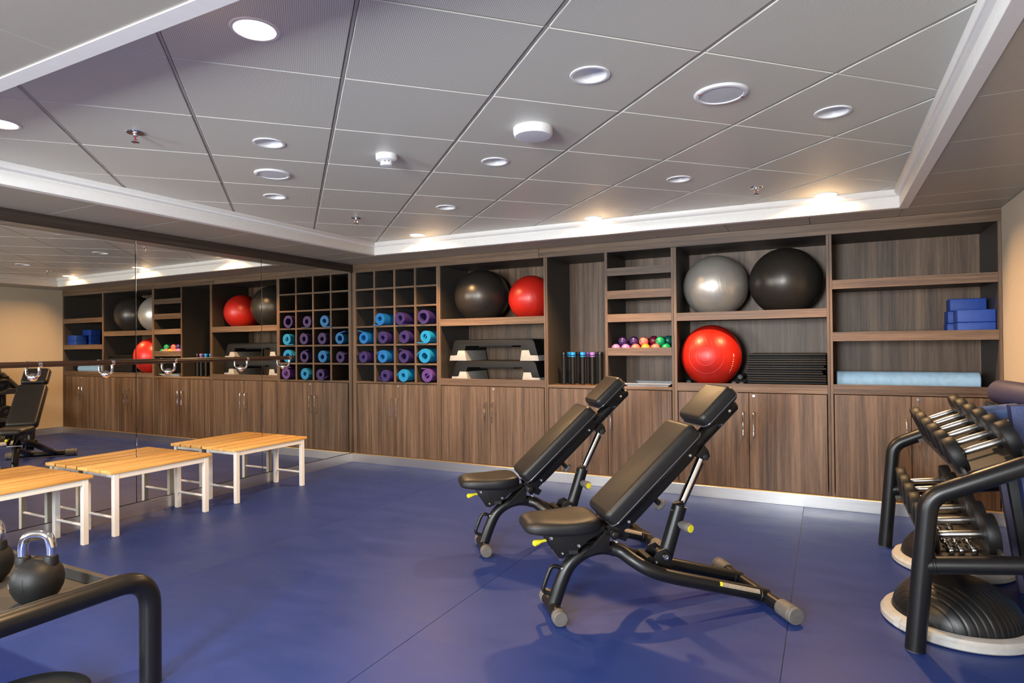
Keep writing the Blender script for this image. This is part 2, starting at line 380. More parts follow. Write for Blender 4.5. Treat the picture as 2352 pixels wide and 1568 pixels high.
HOLES = [Vector(p) for p in LAMP_ON + LAMP_OFF]; HR = .062
def inside(p, poly):
    n = len(poly); sg = 0
    for k in range(n):
        a, b = poly[k], poly[(k + 1) % n]; c = (b - a).cross(p - a)
        if sg == 0: sg = c
        elif sg * c < 0: return False
    return True
def inset(poly, d):
    c = sum(poly, Vector((0, 0))) / len(poly); ar = 0; out = []; n = len(poly)
    s = 1 if sum((poly[k]).cross(poly[(k + 1) % n]) for k in range(n)) > 0 else -1
    for k in range(n):
        a, b, e = poly[k - 1], poly[k], poly[(k + 1) % n]
        u, v = (b - a).normalized(), (e - b).normalized(); nu, nv = Vector((-u.y, u.x)) * s, Vector((-v.y, v.x)) * s
        den = 1 + nu.dot(nv); out.append(b + (nu + nv) * (d / max(den, .2)))
    return out
def dedupe(poly):
    out = []
    for p in poly:
        if not out or (p - out[-1]).length > .004: out.append(p)
    if len(out) > 2 and (out[0] - out[-1]).length <= .004: out.pop()
    return out
GA, GB = .0068, .0026
for i in range(-8, 9):
    for j in range(-6, 9):
        c0 = O + A_ * i + B_ * j; ga = A_.normalized() * GA; gb = B_.normalized() * GB
        poly = [c0 + ga + gb, c0 + A_ - ga + gb, c0 + A_ + B_ - ga - gb, c0 + B_ + ga - gb]
        poly = dedupe(clip(poly, TRAY))
        if len(poly) < 3: continue
        if abs(sum(poly[k].cross(poly[(k + 1) % len(poly)]) for k in range(len(poly)))) / 2 < .0008: continue
        m = MB(); bm = m.bm; inn = inset(poly, .003)
        L0 = [bm.verts.new((p.x, p.y, ZC)) for p in inn]; L1 = [bm.verts.new((p.x, p.y, ZC + .003)) for p in poly]; L2 = [bm.verts.new((p.x, p.y, ZC + .012)) for p in poly]; n = len(poly)
        e0 = [bm.edges.new((L0[k], L0[(k + 1) % n])) for k in range(n)]
        for X, Y_ in ((L0, L1), (L1, L2)):
            for k in range(n): bm.faces.new((X[k], X[(k + 1) % n], Y_[(k + 1) % n], Y_[k]))
        hs = [h for h in HOLES if inside(h, inn)]
        for h in hs:
            ring = [bm.verts.new((h.x + HR * math.cos(2 * math.pi * k / 28), h.y + HR * math.sin(2 * math.pi * k / 28), ZC)) for k in range(28)]
            e0 += [bm.edges.new((ring[k], ring[(k + 1) % 28])) for k in range(28)]
        if hs: bmesh.ops.triangle_fill(bm, edges=e0, use_beauty=True, use_dissolve=False)
        else: bm.faces.new(L0)
        m.build('ceiling_panel', PERF, ceiling, smooth=False)
for i in range(-7, 9):   # grid bars in the wide joints
    c0 = O + A_ * i; g = A_.normalized() * .0046
    poly = dedupe(clip([c0 + B_ * -8 - g, c0 + B_ * -8 + g, c0 + B_ * 10 + g, c0 + B_ * 10 - g], TRAY))
    if len(poly) >= 3:
        MB().prism([(p.x, p.y) for p in poly], lambda a, b, d: (a, b, d), ZC + .003, ZC + .02).build('grid_bar', GRID, ceiling, smooth=False)
# cove moulding: fascia and crown mitred round the tray
PROF = [(-.052, 2.0655), (0, 2.0655), (.0015, 2.0675), (.0015, 2.131), (-.001, 2.134), (-.001, 2.138), (.006, 2.140), (.016, 2.146), (.024, 2.155), (.029, 2.167), (.031, 2.1795), (-.052, 2.1995)]
def corner(k, d):
    a, b, c = TRAY[k - 1], TRAY[k], TRAY[(k + 1) % 4]; u, v = (b - a).normalized(), (c - b).normalized()
    nu, nv = Vector((-u.y, u.x)), Vector((-v.y, v.x)); return b + (nu + nv) * (d / (1 + nu.dot(nv)))
for k in range(4):
    m = MB(); A = [m.bm.verts.new((*corner(k, d), z)) for d, z in PROF]; B = [m.bm.verts.new((*corner((k + 1) % 4, d), z)) for d, z in PROF]; n = len(PROF)
    for q in range(n): m.bm.faces.new((A[q], A[(q + 1) % n], B[(q + 1) % n], B[q]))
    m.bm.faces.new(A); m.bm.faces.new(list(reversed(B)))
    struct(m.build('trim_%d' % (k + 1), TRIM, ang=50))
# soffit panels
def soffit(quad):
    p = [Vector(q) for q in quad]; n = 4; m = MB(); inn = inset(p, .002)
    a = [m.bm.verts.new((q.x, q.y, ZS)) for q in inn]; b = [m.bm.verts.new((q.x, q.y, ZS + .002)) for q in p]; c = [m.bm.verts.new((q.x, q.y, ZS + .015)) for q in p]
    m.bm.faces.new(a); m.bm.faces.new(list(reversed(c)))
    for X, Y_ in ((a, b), (b, c)):
        for k in range(4): m.bm.faces.new((X[k], X[(k + 1) % 4], Y_[(k + 1) % 4], Y_[k]))
    m.build('soffit_panel', SOFFIT, ceiling, smooth=False)
def lx(y): return BL.x + (NL.x - BL.x) * (y - BL.y) / (NL.y - BL.y) - .05
sy = [-3.99, -3.405, -2.86, -2.315, -1.77, -1.225, -.68, -.40]
G = .0013
for a, b in zip(sy, sy[1:]): soffit([(0.001, a + G), (lx(a), a + G), (lx(b), b - G), (0.001, b - G)])
sy = [-3.99, -3.43, -2.869, -2.308, -1.746, -1.185, -.623, -.315]
for a, b in zip(sy, sy[1:]): soffit([(4.928, a + G), (W - .012, a + G), (W - .012, b - G), (4.928, b - G)])
soffit([(W - .010, -3.99), (W - .0005, -3.99), (W - .0005, -.30), (W - .010, -.30)])
def by(x): return BL.y + (BR.y - BL.y) * (x - BL.x) / (BR.x - BL.x) + .05
soffit([(.001, -.395), (.62, -.395), (.62, -.001), (.001, -.001)])
sx = [.623, 1.04, 1.60, 2.16, 2.72, 3.25, 3.792, 4.353, 4.904, W - .001]
for a, b in zip(sx, sx[1:]):
    t0, t1 = (by(a), by(b)) if b < 4.95 else (-.311, -.311)
    soffit([(a + G, t0), (b - G, t1), (b - G, -.001), (a + G, -.001)])
sx = [.001, .203, .77, 1.337, 1.905, 2.472, 3.04, 3.607, 4.174, 4.741, W - .001]
for a, b in zip(sx, sx[1:]):
    soffit([(a + G, -5.6), (b - G, -5.6), (b - G, -4.003), (a + G, -4.003)]); soffit([(a + G, YN), (b - G, YN), (b - G, -5.604), (a + G, -5.604)])

# ------------------------------------------------------------------ ceiling fixtures
def downlight(x, y, on, label):
    t = thing('downlight', label, 'ceiling light', (x, y, ZC))
    MB().lathe([(HR - .004, .004), (HR - .004, -.001), (HR, -.004), (.0715, -.004), (.0735, -.0005), (.0735, .0)], (x, y, ZC), n=40).build('trim_ring', WHITEPL, t)
    MB().lathe([(HR - .001, .001), (.059, .02), (.052, .038), (.046, .046), (.0475, .048), (.054, .04), (.061, .021), (HR, .001)], (x, y, ZC), n=40).build('reflector', WHITEPL, t)
    h = .005 if on else .0455; q = .0605 if on else .046
    MB().lathe([(0, h), (q, h + .001), (q, h + .0035), (0, h + .0035)], (x, y, ZC), n=32).build('lens', LENS_ON if on else WHITEPL, t)
    if on: area('downlight_glow', (x, y, ZC + .003), (0, 0, 0), .11, .11, P_LAMP, WARM, 'DISK', 150)
lab_on = ['lit warm downlight largest of all, at the near tray edge', 'lit warm downlight cut by the photo edge above the mirror', 'lit warm downlight over the yoga mat cubbies', 'lit warm downlight over the open tube compartment', 'lit warm downlight over the silver ball compartment']
lab_off = ['unlit recessed downlight nearer the camera beside a round speaker above the mirror side', 'unlit recessed downlight beyond the mirror side speaker', 'unlit recessed downlight in front of the white dome', 'unlit recessed downlight just beyond the white dome', 'unlit recessed downlight near the back sprinkler over the yoga mats', 'unlit recessed downlight beside the sprinkler over the silver ball', 'unlit recessed downlight closest to the cove on the dumbbell side']
for p, q in zip(LAMP_ON, lab_on): downlight(*p, True, q)
for p, q in zip(LAMP_OFF, lab_off): downlight(*p, False, q)
def speaker(x, y, r, label):
    t = thing('ceiling_speaker', label, 'speaker', (x, y, ZC))
    MB().lathe([(r * .80, -.004), (r * .82, -.0085), (r * .93, -.0075), (r, -.001), (r, .0)], (x, y, ZC), n=44).build('rim', WHITEPL, t)
    MB().lathe([(0, -.0065), (r * .5, -.0062), (r * .80, -.005), (r * .80, .0), (0, 0)], (x, y, ZC), n=44).build('grille', GREYMESH, t)
    m = MB()
    for a in (.6, .6 + math.pi):
        m.box(x + r * .86 * math.cos(a) - .006, x + r * .86 * math.cos(a) + .006, y + r * .86 * math.sin(a) - .006, y + r * .86 * math.sin(a) + .006, ZC - .0100, ZC - .0080, .001)
    m.build('clip', STEEL, t); t.children[-1]['kind'] = 'stuff'
speaker(1.689, -2.539, .100, 'round white ceiling speaker between two unlit downlights on the mirror side')
speaker(4.092, -2.488, .103, 'round white ceiling speaker with grey grille nearer the dumbbell rack')
t = thing('ceiling_dome', 'thick round white dome fixture on the tray ceiling', 'ceiling sensor', (3.28, -2.491, ZC))
MB().lathe([(.089, 0), (.089, -.022), (.083, -.036), (.080, -.038)], (3.28, -2.491, ZC), n=44).build('housing', WHITEPL, t)
MB().lathe([(.080, -.038), (.06, -.0395), (0, -.040)], (3.28, -2.491, ZC), n=44).build('diffuser', plain('dome_lens', (.66, .66, .70), .4, var=.02), t)
t = thing('smoke_detector', 'white two-tier smoke detector on the tray ceiling', 'smoke detector', (2.46, -2.502, ZC))
MB().lathe([(.054, 0), (.054, -.022), (.050, -.028), (.034, -.034), (0, -.034)], (2.46, -2.502, ZC), n=36).build('base', WHITEPL, t)
MB().lathe([(.029, -.040), (.031, -.041), (.031, -.052), (.026, -.056), (0, -.057)], (2.46, -2.502, ZC), n=36).build('sensing_head', WHITEPL, t)
m = MB()
for k in range(8):
    a = k * math.pi / 4; m.box(-.003, .003, .022, .029, -.0415, -.033, mtx=Matrix.Translation((2.46, -2.502, ZC)) @ Matrix.Rotation(a, 4, 'Z'))
m.build('vent_ribs', WHITEPL, t)['kind'] = 'stuff'
def sprinkler(x, y, label):
    t = thing('sprinkler', label, 'sprinkler', (x, y, ZC))
    MB().lathe([(.038, 0), (.036, -.004), (.014, -.007), (.012, -.006)], (x, y, ZC), n=28).build('escutcheon', CHROME, t)
    m = MB().cyl((x, y, ZC - .004), (x, y, ZC - .016), .010, 16)
    for s in (-1, 1): m.tube(catmull([(x + s * .008, y, ZC - .015), (x + s * .013, y, ZC - .026), (x + s * .009, y, ZC - .036), (x, y, ZC - .042)], 4), .0028, 8)
    m.build('yoke', CHROME, t)
    MB().cyl((x, y, ZC - .016), (x, y, ZC - .037), .003, 10).build('red_bulb', plain('red_glass', (.35, .02, .01), .2), t, )['label'] = 'red glass bulb'
    MB().lathe([(0, -.040), (.016, -.042), (.017, -.0445), (0, -.046)], (x, y, ZC), n=20).build('deflector', CHROME, t)
sprinkler(1.681, -3.307, 'chrome ceiling sprinkler alone on the tray panel nearest the mirror')
sprinkler(1.292, -1.40, 'chrome ceiling sprinkler near the inner corner of the tray')
sprinkler(4.068, -.873, 'chrome ceiling sprinkler over the black ball compartment')

# ------------------------------------------------------------------ cabinets
D = .55
def handle(parent, x):
    m = MB(); m.tube(fillet([(x, -.004, .492), (x, -.032, .492), (x, -.032, .680), (x, -.004, .680)], .012, 4), .0052, 10)
    m.build('handle', CHROME, parent)
def cabinet(label, x0, x1, xi0, xi1, doors, z_counter, lip, lock_x, hx, shelves=(), extra=None, boards_thin=()):
    t = thing('storage_cabinet', label, 'cabinet', ((x0 + x1) / 2, .27, .094))
    for a, b in ((x0, xi0), (xi1, x1)):
        sp = MB().box(a, b, .018, D, .094, 1.983).build('side_panel', CARCASS, t)
        MB().box(a, b, 0, .018, .094, 1.983, .0008).build('edge_band', WOODV, sp)['label'] = 'wood-grain front edge'
    MB().box(xi0, xi1, D - .012, D, .094, 1.983).build('back_panel', CARCASS if extra is cubby else WOODV, t)
    MB().box(xi0, xi1, .004, D - .012, 1.983, 2.0).build('top_panel', CARCASS, t)
    MB().box(xi0, xi1, .004, D - .012, .094, .112).build('bottom_panel', CARCASS, t)
    def shelf(a, b, zt, zb, name='shelf', drop=.035):
        sh = MB().box(a, b, .018, D - .012, zt - drop - .018, zt - drop).build(name, CARCASS, t); MB().box(a, b, .0, .018, zb, zt, .0008).build('shelf_lip', WOODH, sh)['label'] = 'wood-grain front lip'
    for s in shelves: shelf(*s)
    if lip: shelf(xi0, xi1, z_counter[1], z_counter[0], 'counter')
    else: MB().box(xi0, xi1, 0, D - .012, z_counter[0], z_counter[1], .0008).build('counter', WOODH, t)
    for k, (a, b) in enumerate(doors):
        d = MB().box(a, b, -.001, .017, .099, z_counter[0] - .006, .001).build('door', WOODV, t)
        handle(d, hx[k])
        if k == 1: MB().lathe([(0, .004), (.0045, .004), (.005, .0025), (.0095, .0025), (.011, 0), (.011, -.002)], (lock_x, -.001, z_counter[0] - .026), (0, -1, 0), 20).build('lock', STEEL, d)
    if extra: extra(t)
    return t
def cubby(t):
    for xd in (.298, .555, .811): 
        dv = MB().box(xd - .011, xd + .011, .018, D - .012, .847, 1.983).build('divider', CARCASS, t)
        MB().box(xd - .011, xd + .011, .001, .018, .847, 1.983, .0008).build('edge_band', WOODV, dv)['label'] = 'wood-grain front edge'
    for z in (1.801, 1.610, 1.413, 1.224, 1.027):
        xs = [.051, .287, .309, .544, .566, .800, .822, 1.066]
        for k in range(0, 8, 2):
            sh = MB().box(xs[k], xs[k + 1], .018, D - .012, z - .009, z + .009).build('cubby_shelf', CARCASS, t)
            MB().box(xs[k], xs[k + 1], .001, .018, z - .009, z + .009, .0008).build('edge_band', WOODH, sh)['label'] = 'wood-grain front edge'
cabinet('tall cabinet with a grid of cubbies above two doors, next to the mirror', .0225, 1.089, .051, 1.066, [(.062, .566), (.570, 1.064)], (.829, .847), False, .598, (.510, .590), extra=cubby)
cabinet('tall cabinet with black and red balls above two step platforms', 1.0905, 2.2285, 1.109, 2.212, [(1.115, 1.650), (1.654, 2.206)], (.827, .892), True, 1.696, (1.611, 1.687), [(1.109, 2.212, 1.465, 1.398)])
def mid(t):
    dv = MB().box(2.777, 2.801, .018, D - .012, .852, 1.983).build('divider', CARCASS, t)
    MB().box(2.777, 2.801, .001, .018, .852, 1.983, .0008).build('edge_band', WOODV, dv)['label'] = 'wood-grain front edge'
cabinet('tall cabinet split into a narrow tube compartment and small shelves', 2.2305, 3.3555, 2.247, 3.337, [(2.253, 2.793), (2.797, 3.331)], (.828, .852), False, 2.84, (2.753, 2.828),
        [(2.801, 3.337, 1.848, 1.782), (2.801, 3.337, 1.656, 1.587), (2.801, 3.337, 1.458, 1.392), (2.801, 3.337, 1.175, 1.110, 'shelf', .047)], extra=mid)
cabinet('tall cabinet holding the silver ball and the stack of black mats', 3.3575, 4.4705, 3.379, 4.453, [(3.385, 3.914), (3.918, 4.447)], (.828, .893), True, 3.951, (3.876, 3.950), [(3.379, 4.453, 1.452, 1.388)])
cabinet('tall cabinet at the end wall with yoga blocks and a foam roller', 4.4725, 5.4685, 4.490, 5.450, [(4.496, 4.960), (4.964, 5.444)], (.832, .900), True, 5.000, (4.930, 5.002), [(4.490, 5.450, 1.652, 1.587), (4.490, 5.450, 1.277, 1.211)])

# ------------------------------------------------------------------ yoga mats
def yoga_mat(x, zf, r, hole, turns, tail, col, label, flip=False, fr=-.012, ln=.53):
    """one rolled mat: a ribbon following a spiral in x-z, extruded along y"""
    th = (r - hole) / turns * .72; zc = zf + r; pts = []
    n = int(turns * 26)
    up = tail[0] in 'un'
    a0 = math.pi * (.5 if up else 1.5); sg = -1 if up else 1     # inward winding direction so the tail leaves towards -x
    if tail[0] == 'r': a0, sg = math.pi * 1.5, -1
    for k in range(n + 1):
        f = k / n; rad = r - th / 2 - (r - hole - th) * f; a = a0 + sg * 2 * math.pi * turns * f
        pts.append((x + rad * math.cos(a), zc + rad * math.sin(a)))
    L = {'n': 0, 'u': .05, 'U': .07, 'f': .045, 'r': .05, 'c': .05}.get(tail[0], 0) if len(tail) == 1 else tail[1]
    if L:
        p = pts[0]; t = []
        for k in range(1, 7):
            d = L * k / 6
            if tail[0] == 'u': t.append((p[0] - d, p[1] + (tail[2] if len(tail) > 2 else .1) * d - (tail[3] if len(tail) > 3 else 3.0) * d * d))
            else: t.append((p[0] + (d if tail[0] == 'r' else -d), p[1] + (tail[2] if len(tail) > 2 else 0) * d * d))
        pts = list(reversed(t)) + pts
    if len(tail) > 4:                                            # a folded inner end (S shape)
        q = pts[-1]
        for k in range(1, 6): pts.append((q[0] + (x - q[0]) * 1.5 * k / 5, q[1] + (zc - q[1]) * 1.5 * k / 5 + .006 * math.sin(k * 1.25)))
    if flip: pts = [(2 * x - a, b) for a, b in pts]
    m = MB(); rows = []
    for k, p in enumerate(pts):
        a = pts[max(k - 1, 0)]; b = pts[min(k + 1, len(pts) - 1)]; tx, tz = b[0] - a[0], b[1] - a[1]; q = math.hypot(tx, tz) or 1
        nx, nz = -tz / q * th / 2, tx / q * th / 2
        rows.append([m.bm.verts.new(v) for v in ((p[0] + nx, fr, p[1] + nz), (p[0] - nx, fr, p[1] - nz), (p[0] - nx, fr + ln, p[1] - nz), (p[0] + nx, fr + ln, p[1] + nz))])
    for A, B in zip(rows, rows[1:]):
        for k in range(4): m.bm.faces.new((A[k], A[(k + 1) % 4], B[(k + 1) % 4], B[k]))
    m.bm.faces.new(rows[0]); m.bm.faces.new(list(reversed(rows[-1])))
    tag(m.build('yoga_mat', MATS[col], ang=40), label, 'yoga mat', 'rolled yoga mats in the cubbies')
Z3, Z4, Z5, Z6 = 1.4235, 1.2345, 1.0375, .8485
RW = ['third', 'fourth', 'fifth', 'bottom']
CN = ['first', 'second', 'third', 'fourth']
CL = {'b': 'blue', 'l': 'light blue', 'p': 'purple', 'v': 'lilac purple'}
def ym(row, col, c, x, r, hole, turns, tail):
    yoga_mat(x, (Z3, Z4, Z5, Z6)[row], r, hole, turns, tail, c, '%s rolled yoga mat, %s cubby row, %s column from the mirror' % (CL[c], RW[row], CN[col]))
ym(0, 1, 'b', .376, .065, .020, 4.2, ('f', .09, 0)); ym(0, 2, 'p', .634, .065, .022, 4.4, ('r', .08, .3)); ym(0, 3, 'p', .918, .072, .038, 3.6, ('f', .03, 0))
ym(1, 0, 'b', .162, .063, .026, 3.6, ('u', .075, .25, .2)); ym(1, 1, 'p', .412, .064, .020, 4.2, ('u', .055, -.1, 6)); ym(1, 2, 'p', .680, .066, .022, 4.4, ('n',)); ym(1, 3, 'l', .940, .064, .020, 4.4, ('f', .10, .4, 0, 1))
ym(2, 0, 'p', .155, .061, .018, 4.0, ('u', .080, -.55, -3)); ym(2, 1, 'b', .408, .066, .022, 4.2, ('u', .075, -.1, 4)); ym(2, 2, 'p', .674, .066, .028, 4.0, ('u', .055, .22, 0)); ym(2, 3, 'l', .928, .072, .030, 4.2, ('u', .095, -.1, 6))
ym(3, 1, 'p', .440, .062, .018, 4.6, ('f', .095, 5)); ym(3, 2, 'l', .668, .064, .018, 4.8, ('u', .08, -.15, 8)); ym(3, 3, 'v', .955, .068, .022, 4.2, ('u', .068, .1, 0, 1))

# ------------------------------------------------------------------ exercise balls
def gym_ball(c, rx, rz, mat, label):
    t = thing('exercise_ball', label, 'exercise ball', (c[0], c[1], c[2] - rz), 'exercise balls in the cabinets')
    MB().ball(c, rx, rx, rz, 64, 40).build('shell', mat, t)
    v = Vector((.35, -.9, -.25)).normalized(); p = Vector(c) + Vector((v.x * rx, v.y * rx, v.z * rz))
    MB().lathe([(.010, -.002), (.010, .0006), (.006, .0012), (0, .0002)], p, v, 18).build('valve_plug', mat, t)
    return t
gym_ball((3.640, .275, 1.6725), .257, .2555, BALL_S, 'large silver exercise ball on the upper shelf, beside a black one')
gym_ball((4.166, .272, 1.682), .266, .265, BALL_K, 'largest black exercise ball, beside the silver one on the upper shelf')
br = gym_ball((3.6165, .17, 1.106), .235, .248, BALL_R, 'shiny orange-red exercise ball on the counter beside the black mats')
gym_ball((1.430, .262, 1.691), .272, .261, BALL_K, 'black exercise ball sharing a shelf with a red ball')
gym_ball((1.972, .25, 1.646), .216, .216, BALL_R, 'smaller red exercise ball beside a black ball, partly behind the divider')
# moulded rings and the faint white print on the big red ball
cb = Vector((3.6165, .17, 1.106))
def on_ball(v, k=1.0): return cb + Vector((v.x * .235, v.y * .235, v.z * .248)) * k
ax = Vector((-.03, -1, .02)).normalized(); u_ = Vector((1, 0, 0)); w_ = ax.cross(u_).normalized(); u_ = w_.cross(ax)
for ra in (.17, .32, .60):
    ring = [on_ball((ax * math.cos(ra) + (u_ * math.cos(k * math.pi / 30) + w_ * math.sin(k * math.pi / 30)) * math.sin(ra)).normalized(), 1.0) for k in range(60)]
    MB().tube(ring, .0013, 6, closed=True).build('moulded_ring', BALL_R, br)
PRINT = plain('pale_print', (.85, .55, .45), .4)
m = MB()
def decal(az, el, da, de, k=12):
    pts = [on_ball(Vector((math.sin(az + da * math.cos(2 * math.pi * q / k)) * math.cos(el + de * math.sin(2 * math.pi * q / k)), -math.cos(az + da * math.cos(2 * math.pi * q / k)) * math.cos(el + de * math.sin(2 * math.pi * q / k)), math.sin(el + de * math.sin(2 * math.pi * q / k)))), 1.0025) for q in range(k)]
    m.bm.faces.new([m.bm.verts.new(p) for p in pts])
decal(.94, .02, .022, .060)
for q in range(7): decal(.93 - .004 * q * q * .3, -.10 - .072 * q, .018 + .014 * (q % 2), .020, 8)
m.build('printed_marking', PRINT, br)['kind'] = 'stuff'

# ------------------------------------------------------------------ aerobic steps
def step(z, x, label):
    t = thing('aerobic_step', label, 'step platform', (x + .482, .31, z), 'aerobic steps on the counter')
    y0, y1 = .10, .50; L = .965
    outer = [(.011, .048), (.052, .178), (.060, .190), (.075, .198)]
    pl = outer + [(L - a, b) for a, b in reversed(outer)] + [(L - .086, .048), (L - .1, .098), (L - .173, .098), (L - .184, .146), (.184, .146), (.173, .098), (.1, .098), (.086, .048)]
    f = lambda a, b, d: (x + a, d, z + b)
    MB().prism(pl, f, y0, y1, .003).build('deck', STEPK, t)
    MB().box(x + .09, x + L - .09, y0 + .02, y1 - .02, z + .198, z + .2035, .002).build('top_mat', RUBBER, t)
    MB().box(x + .30, x + L - .30, y0 + .05, y0 + .30, z + .128, z + .146, .003).build('cross_brace', STEPK, t)
    for s in (0, 1):
        q = [(0, 0), (.193, 0), (.174, .098), (.1, .098), (.087, .050), (.011, .050)]
        if s: q = [(L - a, b) for a, b in q]
        MB().prism(q, f, y0 - .004, y1 + .004, .002).build('foot', STEPG, t)
step(.857, 1.166, 'lower black step platform with pale feet, under another one')
step(1.0615, 1.150, 'upper black step platform with pale feet, stacked on another')

# ------------------------------------------------------------------ weighted tubes
CAPS = {'black': BLACK, 'blue': plain('cap_blue', (.01, .30, .75), .35), 'purple': plain('cap_purple', (.14, .06, .32), .35), 'lilac': plain('cap_lilac', (.30, .15, .50), .35)}
def wtube(x, y, c, label):
    t = thing('weighted_tube', label, 'weighted bar', (x, y, .8525), 'weighted tubes in the narrow compartment')
    MB().cyl((x, y, .8525), (x, y, 1.118), .0205, 24, .002).build('rubber_grip', RUBBER, t)
    MB().lathe([(0, 1.139), (.0225, 1.1385), (.0245, 1.136), (.0245, 1.1155), (.0225, 1.113), (.020, 1.111), (.020, 1.106), (.0225, 1.104), (.0225, 1.097), (0, 1.097)], (x, y, 0), n=28).build('end_cap', CAPS[c], t)['label'] = c + ' end cap'
for x, y, c, l in [(2.340, .15, 'black', 'black capped weighted tube standing first from the ball cabinet'), (2.330 + .004, .30, 'blue', 'blue capped weighted tube in the back row, first of the blue ones'), (2.426, .15, 'blue', 'blue capped weighted tube in the front row beside the first black one'),
                   (2.420, .30, 'black', 'black capped weighted tube in the back row between two blue ones'), (2.519, .15, 'blue', 'blue capped weighted tube in the front row beside a purple one'), (2.515, .30, 'purple', 'dark purple capped weighted tube in the back row'),
                   (2.611, .15, 'lilac', 'lilac purple capped weighted tube in the front row'), (2.602, .30, 'black', 'black capped weighted tube in the back row behind the lilac one'), (2.682, .15, 'black', 'black capped weighted tube standing next to the thin divider')]:
    wtube(x, y, c, l)

# ------------------------------------------------------------------ small weighted balls
SB = {'lilac': (.42, .18, .45), 'dark purple': (.04, .015, .11), 'coral': (.85, .17, .14), 'orange': (.85, .30, .04), 'maroon': (.16, .008, .03), 'green': (.01, .33, .13), 'dark green': (.004, .11, .08)}
SBM = {k: plain('small_ball_' + k.replace(' ', '_'), v, .30, spec=.6) for k, v in SB.items()}
def small_ball(x, y, z, c, label):
    t = thing('pilates_ball', label, 'small ball', (x, y, z - .0395), 'small weighted balls on the shelf')
    MB().ball((x, y, z), .0395, u=28, v=18).build('ball_shell', SBM[c], t)
    MB().lathe([(.006, -.0008), (.006, .0006), (0, .0006)], (x - .022, y - .0323, z + .006), (-.55, -.82, .15), 12).build('valve', BLACKM, t)
F = 1.1685
for x, y, z, c, l in [(2.851, .07, F, 'lilac', 'lilac small ball nearest the thin divider, front row'), (2.936, .07, F, 'lilac', 'second lilac small ball, beside the coral ones'), (3.021, .07, F, 'coral', 'coral small ball in the front row beside a lilac ball'),
                      (3.1055, .070, F, 'orange', 'orange small ball barely showing above the shelf edge'), (3.190, .07, F, 'coral', 'coral small ball in the front row below the maroon ones'), (3.275, .08, F, 'green', 'bright green small ball low in the front row'),
                      (2.893, .145, F, 'dark purple', 'dark purple small ball hidden low behind the lilac balls'), (2.978, .145, F, 'dark purple', 'dark purple small ball hidden low behind the coral balls'), (3.063, .150, F, 'maroon', 'maroon small ball low in the second row'), (3.148, .148, F, 'maroon', 'second maroon small ball low in the second row'), (3.233, .15, F, 'dark green', 'dark green small ball low in the second row'),
                      (2.900, .108, F + .063, 'dark purple', 'dark purple small ball on top, first from the thin divider'), (2.996, .112, F + .063, 'dark purple', 'dark purple small ball on top beside the coral one'), (3.082, .108, F + .058, 'coral', 'coral small ball on top of the pile'),
                      (3.158, .140, F + .066, 'maroon', 'maroon small ball on top beside the bright green one'), (3.222, .100, F + .058, 'green', 'bright green small ball on top of the pile'), (3.272, .160, F + .066, 'dark green', 'dark green small ball on top next to the cabinet side'),
                      (2.955, .205, F + .045, 'dark purple', 'dark purple small ball at the back of the pile'), (3.085, .225, F + .045, 'dark purple', 'dark purple small ball at the back behind the coral ones'), (3.205, .225, F + .060, 'maroon', 'maroon small ball at the back of the pile'), (3.296, .245, F + .072, 'dark green', 'dark green small ball highest at the back of the pile')]:
    small_ball(x, y, z, c, l)
# white shallow tray, white coil
m = MB(); x0, x1, y0, y1, z0 = 2.915, 3.315, .05, .45, .8525
m.box(x0 + .03, x1 - .03, y0 + .03, y1 - .03, z0, z0 + .003)
rim = [(x0, y0), (x1, y0), (x1, y1), (x0, y1)]; base = [(x0 + .03, y0 + .03), (x1 - .03, y0 + .03), (x1 - .03, y1 - .03), (x0 + .03, y1 - .03)]
for k in range(4):
    a, b, c, d = rim[k], rim[(k + 1) % 4], base[(k + 1) % 4], base[k]
    V = [m.bm.verts.new(p) for p in ((*a, z0 + .022), (*b, z0 + .022), (*c, z0 + .003), (*d, z0 + .003), (a[0], a[1], z0 + .0245), (b[0], b[1], z0 + .0245), (c[0], c[1], z0 + .0055), (d[0], d[1], z0 + .0055))]
    for f in ((0, 1, 2, 3), (7, 6, 5, 4), (0, 4, 5, 1), (1, 5, 6, 2), (2, 6, 7, 3), (3, 7, 4, 0)): m.bm.faces.new([V[q] for q in f])
tag(m.build('shallow_tray', TRAYW, smooth=False), 'white shallow tray on the counter below the small balls', 'tray')
m = MB()
for k in range(3): m.tube([(2.87 + .045 * math.cos(a * math.pi / 16), .2 + .045 * math.sin(a * math.pi / 16), 1.633 + .014 * k + .004 * math.sin(a * math.pi / 16)) for a in range(32)], .0065, 8, closed=True)
tag(m.build('coiled_cable', WHITEPL), 'white coiled cable on a small upper shelf, seen only in the mirror', 'cable')

